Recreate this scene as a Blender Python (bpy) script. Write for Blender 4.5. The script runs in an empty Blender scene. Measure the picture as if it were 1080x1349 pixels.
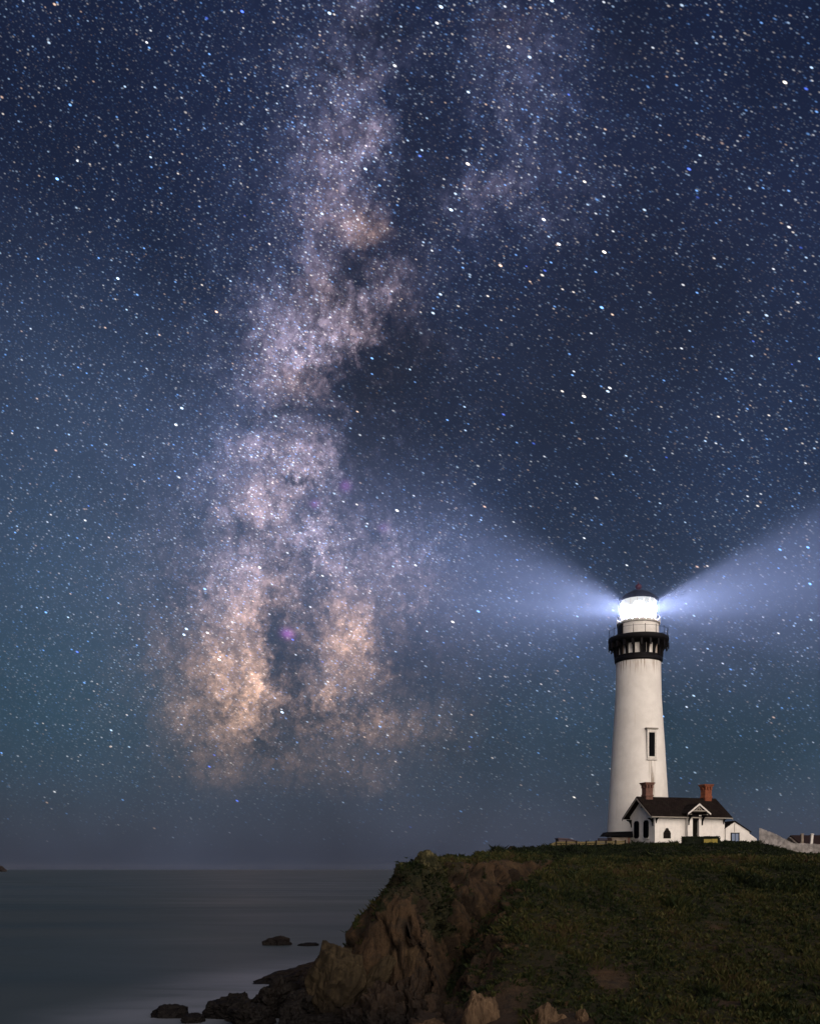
import bpy, bmesh, math, random
import numpy as np
from mathutils import Vector, Matrix, noise as mnoise

S = bpy.context.scene
C = S.collection
R = math.radians
rng = random.Random(7)

# ------------------------------------------------------------------ camera
CAM_Z = 9.0                      # metres above the sea
cd = bpy.data.cameras.new("camera")
cam = bpy.data.objects.new("camera", cd)
C.objects.link(cam)
cam.location = (0, 0, CAM_Z)
cam.rotation_euler = (R(90), 0, 0)   # level, looking along +Y
cd.sensor_fit = 'HORIZONTAL'
cd.sensor_width = 36.0
cd.lens = 1300.0 / 1080.0 * 36.0
cd.shift_y = (1145 - 674.5) / 1080.0  # rising-front shift: horizon low, verticals upright
cd.clip_start = 0.1
cd.clip_end = 200000
S.camera = cam

S.view_settings.view_transform = 'Standard'
S.view_settings.look = 'None'
S.view_settings.exposure = 0.0
S.view_settings.gamma = 1.0
S.render.film_transparent = False
S.cycles.use_denoising = True
S.cycles.denoiser = 'OPENIMAGEDENOISE'
S.cycles.denoising_input_passes = 'RGB_ALBEDO_NORMAL'
S.cycles.use_light_tree = False
S.cycles.max_bounces = 5
S.cycles.diffuse_bounces = 3
S.cycles.glossy_bounces = 3
S.cycles.transparent_max_bounces = 16
S.cycles.volume_bounces = 0
S.cycles.sample_clamp_indirect = 0.5

# ------------------------------------------------------------------ light
BEAM_EL, BEAM_H, BEAM_POWER, HAZE = 1.6, 3.3, 4.2e8, 6.0e-6
SUN_AZ, SUN_EL = 156.0, 7.0      # degrees; azimuth clockwise from +Y (behind the camera, to the right)
ld = bpy.data.lights.new("low_warm_light", 'SUN')
ld.energy = 5.0
ld.angle = R(92)
ld.color = (1.0, 0.87, 0.76)
sun = bpy.data.objects.new("low_warm_light", ld)
C.objects.link(sun)
to_sun = Vector((math.sin(R(SUN_AZ)) * math.cos(R(SUN_EL)), math.cos(R(SUN_AZ)) * math.cos(R(SUN_EL)), math.sin(R(SUN_EL))))
sun.rotation_euler = to_sun.to_track_quat('Z', 'Y').to_euler()
sun.location = to_sun * 100


# ------------------------------------------------------------------ node helper
class NT:
    def __init__(self, tree):
        self.t = tree
        self.L = tree.links

    def n(self, kind, **kw):
        nd = self.t.nodes.new(kind)
        for k, v in kw.items():
            setattr(nd, k, v)
        return nd

    def put(self, sock, v):
        if isinstance(v, bpy.types.NodeSocket):
            self.L.new(v, sock)
        elif v is not None:
            sock.default_value = v

    def m(self, op, a, b=None, c=None, clamp=False):
        nd = self.n('ShaderNodeMath', operation=op)
        nd.use_clamp = clamp
        self.put(nd.inputs[0], a)
        self.put(nd.inputs[1], b)
        self.put(nd.inputs[2], c)
        return nd.outputs[0]

    def v(self, op, a, b=None, scale=None):
        nd = self.n('ShaderNodeVectorMath', operation=op)
        self.put(nd.inputs[0], a)
        if b is not None:
            self.put(nd.inputs[1], b)
        if scale is not None:
            self.put(nd.inputs['Scale'], scale)
        return nd.outputs['Value'] if op in ('DOT_PRODUCT', 'LENGTH', 'DISTANCE') else nd.outputs[0]

    def sep(self, v):
        nd = self.n('ShaderNodeSeparateXYZ')
        self.put(nd.inputs[0], v)
        return nd.outputs

    def comb(self, x, y, z):
        nd = self.n('ShaderNodeCombineXYZ')
        for i, q in enumerate((x, y, z)):
            self.put(nd.inputs[i], q)
        return nd.outputs[0]

    def map(self, v, loc=(0, 0, 0), rot=(0, 0, 0), sc=(1, 1, 1), kind='POINT'):
        nd = self.n('ShaderNodeMapping', vector_type=kind)
        self.put(nd.inputs['Vector'], v)
        nd.inputs['Location'].default_value = loc
        nd.inputs['Rotation'].default_value = rot
        nd.inputs['Scale'].default_value = sc
        return nd.outputs[0]

    def noise(self, v, scale, detail=4, rough=0.5, dist=0.0, color=False, lac=2.0):
        nd = self.n('ShaderNodeTexNoise')
        self.put(nd.inputs['Vector'], v)
        nd.inputs['Scale'].default_value = scale
        nd.inputs['Detail'].default_value = detail
        nd.inputs['Roughness'].default_value = rough
        nd.inputs['Lacunarity'].default_value = lac
        nd.inputs['Distortion'].default_value = dist
        return nd.outputs['Color' if color else 'Fac']

    def vor(self, v, scale, feature='F1', rand=1.0):
        nd = self.n('ShaderNodeTexVoronoi', feature=feature)
        self.put(nd.inputs['Vector'], v)
        nd.inputs['Scale'].default_value = scale
        nd.inputs['Randomness'].default_value = rand
        return nd

    def mr(self, x, a, b, c=0.0, d=1.0, kind='SMOOTHSTEP'):
        nd = self.n('ShaderNodeMapRange', interpolation_type=kind)
        self.put(nd.inputs[0], x)
        for i, q in enumerate((a, b, c, d)):
            self.put(nd.inputs[i + 1], q)
        return nd.outputs[0]

    def ramp(self, x, stops, interp='LINEAR'):
        nd = self.n('ShaderNodeValToRGB')
        self.put(nd.inputs[0], x)
        cr = nd.color_ramp
        cr.interpolation = interp
        while len(cr.elements) < len(stops):
            cr.elements.new(0.5)
        for e, (p, col) in zip(cr.elements, stops):
            e.position = p
            e.color = (*col, 1) if len(col) == 3 else col
        return nd.outputs['Color']

    def mix(self, f, a, b, blend='MIX'):
        nd = self.n('ShaderNodeMix', data_type='RGBA', blend_type=blend)
        self.put(nd.inputs['Factor'], f)
        A, B = nd.inputs[6], nd.inputs[7]
        self.put(A, (*a, 1) if isinstance(a, tuple) and len(a) == 3 else a)
        self.put(B, (*b, 1) if isinstance(b, tuple) and len(b) == 3 else b)
        return nd.outputs[2]


# ------------------------------------------------------------------ night sky
W = bpy.data.worlds.new("World")
S.world = W
W.use_nodes = True
W.cycles.sampling_method = 'MANUAL'
W.cycles.sample_map_resolution = 256
wt = W.node_tree
wt.nodes.clear()
N = NT(wt)
D = N.n('ShaderNodeTexCoord').outputs['Generated']          # direction on the celestial sphere
dx, dy, dz = N.sep(D)
el = N.m('ARCSINE', dz)
# tangent-plane chart of the southern sky around +Y (units: 1/13 rad at its centre, Y downwards)
dyc = N.m('MAXIMUM', dy, 0.04)
sx = N.m('MULTIPLY_ADD', N.m('DIVIDE', dx, dyc), 13.0, 5.4)
sy = N.m('MULTIPLY_ADD', N.m('DIVIDE', dz, dyc), -13.0, 11.45)
chart = N.comb(sx, sy, 0.0)
front = N.mr(dy, 0.05, 0.3)
P3 = N.v('SCALE', D, scale=13.0)


def rgb(c):
    nd = N.n('ShaderNodeSeparateColor')
    N.put(nd.inputs[0], c)
    return tuple(nd.outputs)


def cscale(c, k):
    return tuple(N.m('MULTIPLY', q, k) for q in c)


def cadd(a, b):
    return tuple(N.m('ADD', p, q) for p, q in zip(a, b))


def cmad(a, k, b):
    return tuple(N.m('MULTIPLY_ADD', k, p, q) for p, q in zip(a, b))


def cmix(f, a, b):
    g = N.m('SUBTRACT', 1.0, f)
    return tuple(N.m('MULTIPLY_ADD', f, q, N.m('MULTIPLY', g, p)) for p, q in zip(a, b))


def wob(src, scale, det, rough):
    r_, g_, b_ = rgb(N.noise(src, scale, det, rough, color=True))
    return N.v('SUBTRACT', N.comb(r_, g_, b_), (.5, .5, .5))


warp = N.v('ADD', N.v('SCALE', wob(P3, 1.1, 3, 0.55), scale=0.20), N.v('SCALE', wob(P3, 4.2, 7, 0.70), scale=0.62))
cw = N.v('ADD', chart, N.v('MULTIPLY', warp, (1, 1, 0)))


def blobs(lst, src):
    acc = None
    for (x, y, a, b, rot, amp) in lst:
        q = N.map(src, (x / 100, y / 100, 0), (0, 0, R(rot)), (a / 100, b / 100, 1), 'TEXTURE')
        e = N.m('POWER', 0.36788, N.v('DOT_PRODUCT', q, q))
        acc = N.m('MULTIPLY_ADD', e, amp, acc if acc is not None else 0.0)
    return N.m('MULTIPLY', acc, front)


lilac = blobs([
    (430, 320, 130, 330, 3, .24), (385, 700, 170, 220, 0, .38), (400, 560, 62, 150, 8, .40), (440, 330, 45, 100, 0, .30), (455, 130, 42, 110, 0, .24),
    (470, 15, 30, 24, 0, .42), (518, 63, 40, 26, 0, .22), (489, 97, 34, 18, -20, .40), (430, 110, 55, 60, 0, .14), (492, 178, 20, 32, 15, .78), (441, 185, 50, 44, 0, .40), (418, 215, 48, 40, 0, .26),
    (444, 264, 40, 26, 0, .62), (455, 296, 36, 18, 10, .42), (430, 335, 24, 30, 0, .26),
    (452, 430, 36, 38, -30, 1.15), (484, 404, 13, 18, -20, .70), (436, 468, 32, 24, 0, .66), (374, 418, 52, 50, 0, .50), (344, 472, 50, 46, 0, .42), (365, 486, 44, 36, 0, .36),
    (518, 385, 22, 34, 10, .50), (496, 433, 16, 18, 0, .36), (524, 450, 30, 26, 0, .14),
    (402, 587, 30, 22, -20, .90), (394, 614, 26, 22, 0, .90), (361, 588, 32, 20, -10, .52), (328, 597, 32, 22, 0, .40), (357, 646, 38, 24, 0, .60), (343, 678, 38, 28, 0, .50), (309, 612, 40, 30, 0, .26),
    (409, 720, 20, 28, -10, 1.7), (398, 694, 12, 16, 0, 1.1), (428, 745, 16, 16, 0, .6), (440, 720, 40, 40, 0, .3), (446, 680, 38, 18, -10, .62), (472, 605, 14, 14, 0, .50),
    (320, 744, 48, 34, 0, .44), (294, 778, 48, 44, 0, .34), (509, 728, 42, 30, 0, .48), (530, 768, 44, 34, 0, .34), (476, 743, 14, 14, 0, .5), (570, 720, 60, 40, 0, .20),
    (690, 90, 95, 110, 0, .34), (648, 244, 26, 15, 0, .34), (622, 259, 60, 40, 0, .34), (720, 250, 90, 80, 0, .30), (590, 330, 70, 80, 0, .10), (560, 520, 110, 140, 0, .10)], cw)
peach = blobs([
    (380, 850, 160, 160, 0, .46), (405, 830, 60, 120, 0, .30), (483, 305, 22, 24, 10, .85), (470, 330, 60, 80, 0, .12), (458, 297, 36, 16, 10, .42), (422, 381, 22, 24, 0, .40), (463, 432, 34, 34, -30, .50), (387, 509, 34, 24, 0, .62), (440, 500, 46, 34, 0, .26),
    (396, 606, 34, 34, 0, .52), (357, 648, 40, 28, 0, .46), (343, 682, 40, 32, 0, .40), (354, 772, 30, 34, 0, .52), (335, 806, 40, 30, 0, .58), (294, 790, 44, 40, 0, .28),
    (303, 864, 42, 42, 0, 1.0), (335, 915, 26, 42, 12, 1.45), (345, 852, 18, 34, 0, .80), (312, 945, 36, 26, 0, .80), (282, 912, 42, 42, 0, .52), (268, 960, 44, 34, 0, .34), (306, 990, 36, 22, 0, .48), (282, 1022, 52, 24, 0, .30), (250, 870, 44, 70, 0, .20),
    (465, 862, 30, 34, 0, 1.25), (451, 810, 28, 22, 0, .72), (493, 832, 36, 30, 0, .62), (474, 897, 30, 18, 0, .72), (513, 880, 20, 18, 0, .5), (437, 920, 32, 18, 0, .55), (530, 780, 44, 30, 0, .30),
    (437, 962, 60, 28, 0, .30), (409, 1010, 64, 22, 0, .30), (474, 1026, 54, 22, 0, .34), (500, 956, 44, 20, 0, .40), (550, 960, 50, 40, 0, .16),
    (525, 470, 46, 54, 0, .20), (520, 385, 24, 40, 0, .26), (674, 33, 36, 22, 0, .08)], cw)
dust = blobs([
    (492, 40, 40, 22, 0, .8), (448, 88, 34, 18, 0, .7), (560, 150, 50, 120, 0, .35), (540, 240, 45, 90, 0, .5), (470, 352, 27, 20, -30, 1.1), (446, 390, 20, 16, 0, .6),
    (520, 460, 60, 45, 0, .9), (480, 512, 52, 36, -20, 1.2), (362, 545, 42, 9, -15, .8), (425, 548, 30, 10, 0, .35), (510, 570, 80, 70, 0, .8), (475, 600, 28, 40, 0, .7),
    (388, 628, 16, 6, 10, 1.5), (376, 733, 28, 15, -20, 1.3), (332, 703, 34, 16, 0, .6), (410, 672, 40, 22, 0, .4), (362, 815, 16, 38, 0, 1.2), (376, 880, 17, 48, -10, 1.3),
    (408, 785, 28, 36, 0, .8), (402, 845, 22, 36, 0, .7), (405, 945, 50, 26, 0, .85), (345, 985, 30, 14, 0, .6), (470, 955, 40, 26, 0, .45), (545, 870, 50, 45, 0, .8),
    (245, 778, 46, 24, 0, .6), (500, 665, 60, 50, 0, .4), (300, 930, 12, 26, 40, .4), (640, 550, 160, 120, 0, .35), (830, 60, 60, 80, 0, .45), (760, 480, 240, 190, 0, .75), (930, 330, 180, 200, 0, .35)], cw)
teal = blobs([(40, 930, 300, 130, 0, 1.0), (60, 640, 260, 260, 0, .55), (980, 975, 300, 90, 0, 1.0), (90, 780, 260, 150, 0, .4)], chart)
magenta = blobs([(379, 835, 8, 6, 20, 1.3), (415, 664, 6, 5, 0, .6), (455, 640, 7, 7, 0, .6), (505, 695, 7, 6, 0, .3)], chart)

# turbulent structure
f1 = N.noise(N.v('ADD', P3, warp), 1.6, 7, 0.62, 0.3)
f2 = N.noise(P3, 7.0, 7, 0.72, 0.3)
tur = N.m('MULTIPLY', N.mr(f1, 0.28, 0.72, 0.65, 1.5), N.mr(f2, 0.28, 0.72, 0.60, 1.46))
ext = N.mr(el, 0.012, 0.17)                                   # air near the horizon swallows starlight
ext2 = N.mr(el, 0.03, 0.17)
dustf = N.m('MULTIPLY', N.m('MULTIPLY', dust, N.mr(f1, 0.25, 0.7, 1.6, 0.6)), N.mr(f2, 0.3, 0.7, 1.7, 0.5))
fil = N.m('ABSOLUTE', N.m('SUBTRACT', N.noise(N.v('ADD', N.v('MULTIPLY', P3, (1.25, 1.0, .8)), N.v('SCALE', warp, scale=.8)), 1.9, 7, .60), .5))
fil2 = N.m('ABSOLUTE', N.m('SUBTRACT', N.noise(N.v('ADD', P3, N.v('SCALE', warp, scale=.5)), 5.2, 5, .62), .5))
filam = N.m('MAXIMUM', N.mr(fil, .0, .075, 1, 0), N.m('MULTIPLY', N.mr(fil2, .0, .045, 1, 0), .6))
dustf = N.m('MULTIPLY_ADD', filam, N.m('MULTIPLY_ADD', dust, .35, .60), dustf)
clear = N.m('POWER', 0.26, dustf)
lilf = N.m('MULTIPLY', N.m('MULTIPLY', lilac, tur), N.m('MULTIPLY', clear, ext))
peaf = N.m('MULTIPLY', N.m('MULTIPLY', peach, tur), N.m('MULTIPLY', clear, ext2))

# airglow: dark indigo overhead, blue at middle height, violet-grey on the sea
base = rgb(N.ramp(N.m('DIVIDE', el, 1.2), [
    (0.0, (.034, .041, .068)), (0.04, (.037, .046, .074)), (0.12, (.028, .047, .079)), (0.30, (.017, .029, .068)),
    (0.47, (.011, .017, .048)), (0.62, (.008, .013, .039)), (1.0, (.005, .009, .031))]))
base = cmix(N.m('MINIMUM', N.m('MULTIPLY', teal, 0.60), 1.0), base, (.015, .044, .069))
base = cmix(N.m('MULTIPLY', N.m('SUBTRACT', 1.0, N.m('POWER', 0.6, dust)), 0.85), base, (.017, .017, .024))
lowf = N.noise(P3, 0.45, 3, 0.5)
base = cscale(base, N.mr(lowf, 0.3, 0.7, 0.82, 1.18))


# stars: cells of a solid texture cut by the sphere, drawn out a little along the sky's turning
tilt = N.map(D, rot=(0, R(-27), 0))
tilt = N.v('MULTIPLY', tilt, (0.42, 1, 1))


def stars(scale, radius, power, gain, off, tint):
    vn = N.vor(N.v('ADD', tilt, off), scale)
    d = vn.outputs['Distance']
    cr, cg, cb = rgb(vn.outputs['Color'])
    k = N.m('MAXIMUM', N.m('SUBTRACT', 1.0, N.m('DIVIDE', d, radius)), 0.0)
    k = N.m('POWER', k, 1.3)
    b = N.m('MULTIPLY', N.m('POWER', cr, power), gain)
    col = rgb(N.ramp(cg, tint, 'CONSTANT'))
    return cscale(col, N.m('MULTIPLY', k, b))


TA = [(0, (1, .66, .48)), (.07, (1, .9, .82)), (.22, (.95, .95, 1)), (.46, (.6, .77, 1)), (.70, (.2, .45, 1)), (.88, (.10, .2, 1))]
TB = [(0, (1, .7, .52)), (.05, (1, .88, .8)), (.17, (.86, .9, 1)), (.38, (.50, .70, 1)), (.66, (.20, .44, 1))]
mw = N.m('ADD', lilf, N.m('MULTIPLY', peaf, 0.5))
dens = N.m('MULTIPLY', N.mr(lowf, 0.35, 0.65, 0.75, 1.15), N.m('POWER', 0.62, dust))
star_ext = N.m('MULTIPLY', N.mr(el, 0.0, 0.21), N.mr(dz, -0.02, 0.0))
upper = N.m('MULTIPLY_ADD', N.mr(dz, -0.02, 0.0), 0.9, 0.1)
layers = [
    (base, upper),
    (cmix(N.m('MINIMUM', N.m('MULTIPLY', lilac, 0.9), 1.0), (.080, .10, .20), (.215, .175, .24)), lilf),
    ((.292, .170, .106), peaf),
    ((.20, .05, .26), magenta),
    (stars(760, 0.50, 2.5, 0.42, (.23, .61, .37), TB), N.m('MULTIPLY', N.m('MULTIPLY', dens, N.m('MULTIPLY_ADD', mw, 3.2, 0.40)), star_ext)),
    (stars(470, 0.37, 2.6, 1.15, (0, 0, 0), TB), N.m('MULTIPLY', N.m('MULTIPLY', dens, N.m('MULTIPLY_ADD', mw, 1.5, 0.62)), star_ext)),
    (stars(250, 0.21, 5.0, 2.4, (.31, .17, .53), TB), star_ext),
    (stars(128, 0.132, 7.0, 7.5, (.71, .47, .13), TA), star_ext)]



def background(c, k):
    nd = N.n('ShaderNodeBackground')
    cc = N.n('ShaderNodeCombineColor')
    for i_, q_ in enumerate(c):
        N.put(cc.inputs[i_], q_)
    N.put(nd.inputs['Color'], cc.outputs[0])
    N.put(nd.inputs['Strength'], k)
    return nd.outputs[0]


def add_shader(a, b):
    nd = N.n('ShaderNodeAddShader')
    N.L.new(a, nd.inputs[0])
    N.L.new(b, nd.inputs[1])
    return nd.outputs[0]


total = None
for c_, k_ in layers:
    b_ = background(c_, k_)
    total = b_ if total is None else add_shader(total, b_)
sky = N.n('ShaderNodeTexSky', sky_type='NISHITA', sun_disc=False)
sky.sun_elevation = R(SUN_EL)
sky.sun_rotation = R(SUN_AZ)
bg2 = N.n('ShaderNodeBackground')
N.put(bg2.inputs['Color'], sky.outputs[0])
bg2.inputs['Strength'].default_value = 0.002
out = N.n('ShaderNodeOutputWorld')
N.L.new(add_shader(total, bg2.outputs[0]), out.inputs['Surface'])


# ------------------------------------------------------------------ materials
def material(name):
    mt = bpy.data.materials.new(name)
    mt.use_nodes = True
    nt = NT(mt.node_tree)
    bs = mt.node_tree.nodes['Principled BSDF']
    return mt, nt, bs


def bump(nt, bs, h, strength=0.5, dist=0.05):
    b = nt.n('ShaderNodeBump')
    b.inputs['Strength'].default_value = strength
    b.inputs['Distance'].default_value = dist
    nt.put(b.inputs['Height'], h)
    nt.L.new(b.outputs[0], bs.inputs['Normal'])


def plain(name, c, rough=0.6, var=0.25, scale=3.0, bumpy=0.2, metal=0.0, streak=None, spec=.25):
    """one colour with mottled wear"""
    mt, nt, bs = material(name)
    pos = nt.n('ShaderNodeTexCoord').outputs['Object']
    f = nt.noise(pos, scale, 6, 0.62)
    dark = tuple(q * (1 - var) for q in c)
    light = tuple(min(1, q * (1 + var * 0.5)) for q in c)
    colr = nt.mix(nt.mr(f, 0.3, 0.7), dark, light)
    if streak:
        sv = nt.map(pos, sc=(streak[0], streak[0], streak[1]))
        sf = nt.noise(sv, 1.0, 5, 0.6)
        colr = nt.mix(nt.mr(sf, 0.56, 0.75, 0, streak[2]), colr, streak[3])
    nt.put(bs.inputs['Base Color'], colr)
    nt.put(bs.inputs['Roughness'], nt.mr(f, 0.2, 0.8, rough - 0.1, min(1, rough + 0.1)))
    bs.inputs['Metallic'].default_value = metal
    bs.inputs['Specular IOR Level'].default_value = spec
    if bumpy:
        bump(nt, bs, f, bumpy, 0.03)
    return mt


M = {}
M['white_wall'] = plain('white_wall', (.80, .76, .71), 0.75, .10, 1.3, .25, streak=(2.2, .35, .35, (.50, .44, .37)))
M['white_trim'] = plain('white_trim', (.70, .66, .61), 0.6, .15, 4)
M['grey_trim'] = plain('grey_trim', (.30, .27, .23), 0.7, .2, 4)
M['black_iron'] = plain('black_iron', (.007, .006, .007), 0.6, .3, 5, spec=.12)
M['black_wood'] = plain('black_wood', (.004, .004, .005), 0.7, .3, 5, spec=.05)
M['roof'] = plain('dark_shingle', (.013, .0085, .0075), 0.9, .4, 2.0, .5, spec=.06)
_nt = NT(M['roof'].node_tree)
_bs = M['roof'].node_tree.nodes['Principled BSDF']
_pos = _nt.n('ShaderNodeTexCoord').outputs['Object']
_x, _y, _z = _nt.sep(_pos)
_bk = _nt.n('ShaderNodeTexBrick')
_nt.put(_bk.inputs['Vector'], _nt.comb(_x, _nt.m('MULTIPLY', _z, 1.6), 0.0))
for _k, _v in (('Scale', 1.0), ('Brick Width', .34), ('Row Height', .26), ('Mortar Size', .02)):
    _bk.inputs[_k].default_value = _v
_bk.inputs['Color1'].default_value = (.010, .0068, .006, 1)
_bk.inputs['Color2'].default_value = (.021, .0145, .0125, 1)
_bk.inputs['Mortar'].default_value = (.003, .002, .002, 1)
_f = _nt.noise(_pos, 1.1, 5, .6)
_nt.put(_bs.inputs['Base Color'], _nt.mix(_nt.mr(_f, .5, .7, 0, .5), _bk.outputs['Color'], (.022, .020, .013)))
M['purple_roof'] = plain('weathered_roof', (.085, .062, .072), 0.85, .3, 2.0, .4)
M['dark_red_roof'] = plain('dark_red_roof', (.022, .010, .009), 0.85, .3, 2.0, .4)
M['fence_grey'] = plain('weathered_paling', (.30, .275, .26), 0.85, .5, 1.6, .3, streak=(7, .6, .5, (.16, .14, .13)))
M['fence_tan'] = plain('sunbleached_board', (.125, .098, .042), 0.85, .35, 2.5, .3)
M['fence_post'] = plain('dark_post', (.020, .016, .012), 0.85, .3, 3, .3, spec=.1)
M['stucco_tan'] = plain('stained_stucco', (.22, .18, .145), 0.85, .35, 1.2, .3, streak=(3, .5, .5, (.12, .09, .07)))
M['yellow'] = plain('yellow_board', (.26, .20, .035), 0.6, .2, 3)
M['red_paint'] = plain('dark_red_paint', (.06, .006, .012), 0.4, .2, 3)
M['tan_door'] = plain('dark_door', (.006, .005, .004), 0.7, .3, 3, spec=.05)

# brick for the chimneys
for key, c1, c2 in (('brick_brown', (.19, .088, .060), (.11, .05, .038)), ('brick_red', (.27, .075, .028), (.15, .036, .016))):
    mt, nt, bs = material(key)
    pos = nt.n('ShaderNodeTexCoord').outputs['Object']
    br = nt.n('ShaderNodeTexBrick')
    nt.put(br.inputs['Vector'], nt.map(pos, rot=(R(90), 0, 0)))
    br.inputs['Color1'].default_value = (*c1, 1)
    br.inputs['Color2'].default_value = (*c2, 1)
    br.inputs['Mortar'].default_value = (c1[0] * .6, c1[1] * .7, c1[2] * .8, 1)
    br.inputs['Scale'].default_value = 4.0
    f = nt.noise(pos, 2.0, 4)
    nt.put(bs.inputs['Base Color'], nt.mix(nt.mr(f, .45, .75, 0, .55), br.outputs['Color'], tuple(q * .4 for q in c2)))
    bs.inputs['Roughness'].default_value = .9
    M[key] = mt

# dark window glass
mt, nt, bs = material('dark_pane')
bs.inputs['Base Color'].default_value = (.0015, .002, .0035, 1)
bs.inputs['Specular IOR Level'].default_value = .02
bs.inputs['Roughness'].default_value = .2
M['pane'] = mt
mt, nt, bs = material('blue_pane')
bs.inputs['Base Color'].default_value = (.09, .14, .25, 1)
bs.inputs['Roughness'].default_value = .15
M['blue_pane'] = mt

# tower masonry: whitewash with rust tears under the gallery and below the window
mt, nt, bs = material('tower_whitewash')
pos = nt.n('ShaderNodeTexCoord').outputs['Object']
px_, py_, pz_ = nt.sep(pos)
ang = nt.m('ARCTAN2', px_, nt.m('MULTIPLY', py_, -1.0))       # 0 towards -Y
cyl = nt.comb(nt.m('MULTIPLY', ang, 3.6), pz_, 0.0)
f = nt.noise(pos, .5, 6, .62)
g = nt.noise(nt.map(cyl, sc=(1.7, .10, 1)), 1.0, 6, .65)
brk = nt.n('ShaderNodeTexBrick')
nt.put(brk.inputs['Vector'], cyl)
brk.inputs['Scale'].default_value = 1.0
brk.inputs['Mortar Size'].default_value = .012
brk.inputs['Brick Width'].default_value = .62
brk.inputs['Row Height'].default_value = .26
c0 = nt.mix(nt.mr(f, .35, .65), (.74, .70, .65), (.83, .79, .74))
c0 = nt.mix(nt.mr(g, .55, .78, 0, .45), c0, (.53, .46, .38))
nearTop = nt.mr(pz_, 22.5, 25.2)
g2 = nt.noise(nt.map(cyl, sc=(3.4, .16, 1), loc=(3, 0, 0)), 1.0, 4, .6)
c0 = nt.mix(nt.m('MULTIPLY', nt.mr(g2, .50, .62, 0, .95), nearTop), c0, (.28, .18, .11))
wA = nt.m('ABSOLUTE', nt.m('SUBTRACT', ang, .268))
under = nt.m('MULTIPLY', nt.mr(wA, .02, .17, 1, 0), nt.mr(pz_, 3.5, 11.1, .6, 1))
under = nt.m('MULTIPLY', under, nt.mr(pz_, 11.1, 11.3, 1, 0))
g3 = nt.noise(nt.map(cyl, sc=(5.0, .22, 1), loc=(9, 4, 0)), 1.0, 5, .65)
c0 = nt.mix(nt.m('MULTIPLY', under, nt.mr(g3, .38, .58, 0, .9)), c0, (.20, .14, .09))
nt.put(bs.inputs['Base Color'], c0)
bs.inputs['Roughness'].default_value = .8
hh = nt.m('MULTIPLY_ADD', brk.outputs['Fac'], -.5, nt.m('MULTIPLY', f, .6))
bump(nt, bs, hh, .35, .03)
M['tower'] = mt

# lantern: glass around a burning lamp
mt, nt, bs = material('lit_glazing')
mt.node_tree.nodes.remove(bs)
pos = nt.n('ShaderNodeTexCoord').outputs['Object']
em = nt.n('ShaderNodeEmission')
f = nt.noise(pos, .9, 3)
nt.put(em.inputs['Color'], nt.mix(nt.mr(f, .3, .7), (.93, .97, 1.0), (1.0, 1.0, .97)))
em.inputs['Strength'].default_value = .74
tr = nt.n('ShaderNodeBsdfTransparent')
ad = nt.n('ShaderNodeAddShader')
nt.L.new(em.outputs[0], ad.inputs[0])
nt.L.new(tr.outputs[0], ad.inputs[1])
nt.L.new(ad.outputs[0], mt.node_tree.nodes['Material Output'].inputs['Surface'])
mt.cycles.emission_sampling = 'NONE'
M['lit_glazing'] = mt
ml = mt.copy()
ml.name = 'lit_lens'
[q for q in ml.node_tree.nodes if q.type == 'EMISSION'][0].inputs['Strength'].default_value = .45
M['lit_lens'] = ml

# rock and soil
mt, nt, bs = material('headland_ground')
pos = nt.n('ShaderNodeTexCoord').outputs['Object']
veg = nt.n('ShaderNodeAttribute', attribute_name='veg').outputs['Fac']
n1 = nt.noise(pos, .35, 7, .65)
n2 = nt.noise(pos, 1.8, 6, .65)
n3 = nt.noise(nt.map(pos, rot=(R(8), R(14), 0), sc=(1.6, 1.6, .35)), 1.3, 6, .65)      # weather runnels
rockc = nt.ramp(n3, [(.25, (.012, .009, .006)), (.43, (.040, .026, .015)), (.57, (.072, .047, .025)), (.8, (.115, .077, .041))])
rockc = nt.mix(nt.mr(n1, .40, .60), rockc, (.052, .031, .018))
tone = nt.n('ShaderNodeAttribute', attribute_name='tone').outputs['Fac']
rockc = nt.mix(nt.m('MULTIPLY', tone, .55), rockc, (.060, .036, .018))
crk = nt.n('ShaderNodeAttribute', attribute_name='crack').outputs['Fac']
rockc = nt.mix(nt.m('MULTIPLY', nt.mr(crk, .15, .8), .8), rockc, (.010, .007, .005))
n4 = nt.noise(pos, .9, 6, .7)
n5 = nt.noise(nt.map(pos, rot=(R(10), R(-18), 0), sc=(5.5, 5.5, 1.1)), 1.0, 5, .7)
rockc = nt.mix(nt.mr(n5, .52, .68, 0, .6), rockc, (.020, .014, .009))
rockc = nt.mix(nt.mr(n4, .52, .66, 0, .75), rockc, (.022, .018, .014))
damp = nt.mr(nt.m('MULTIPLY_ADD', n1, 3.0, nt.sep(pos)[2]), 2.0, 5.0, 1, 0)
rockc = nt.mix(nt.m('MULTIPLY', damp, .75), rockc, (.036, .026, .021))
grassc = nt.ramp(n2, [(.25, (.006, .008, .004)), (.42, (.013, .014, .006)), (.58, (.023, .022, .009)), (.75, (.040, .032, .015))])
grassc = nt.mix(nt.mr(n1, .45, .68, 0, .75), grassc, (.030, .020, .014))
colr = nt.mix(nt.mr(nt.m('ADD', veg, nt.m('MULTIPLY_ADD', n2, .6, -.3)), .35, .65), rockc, grassc)
nt.put(bs.inputs['Base Color'], colr)
bs.inputs['Roughness'].default_value = .95
bs.inputs['Specular IOR Level'].default_value = .2
bump(nt, bs, nt.m('ADD', nt.m('ADD', nt.m('MULTIPLY', n3, .6), n2), nt.m('MULTIPLY', n5, -.6)), 1.0, .30)
M['headland'] = mt


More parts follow.
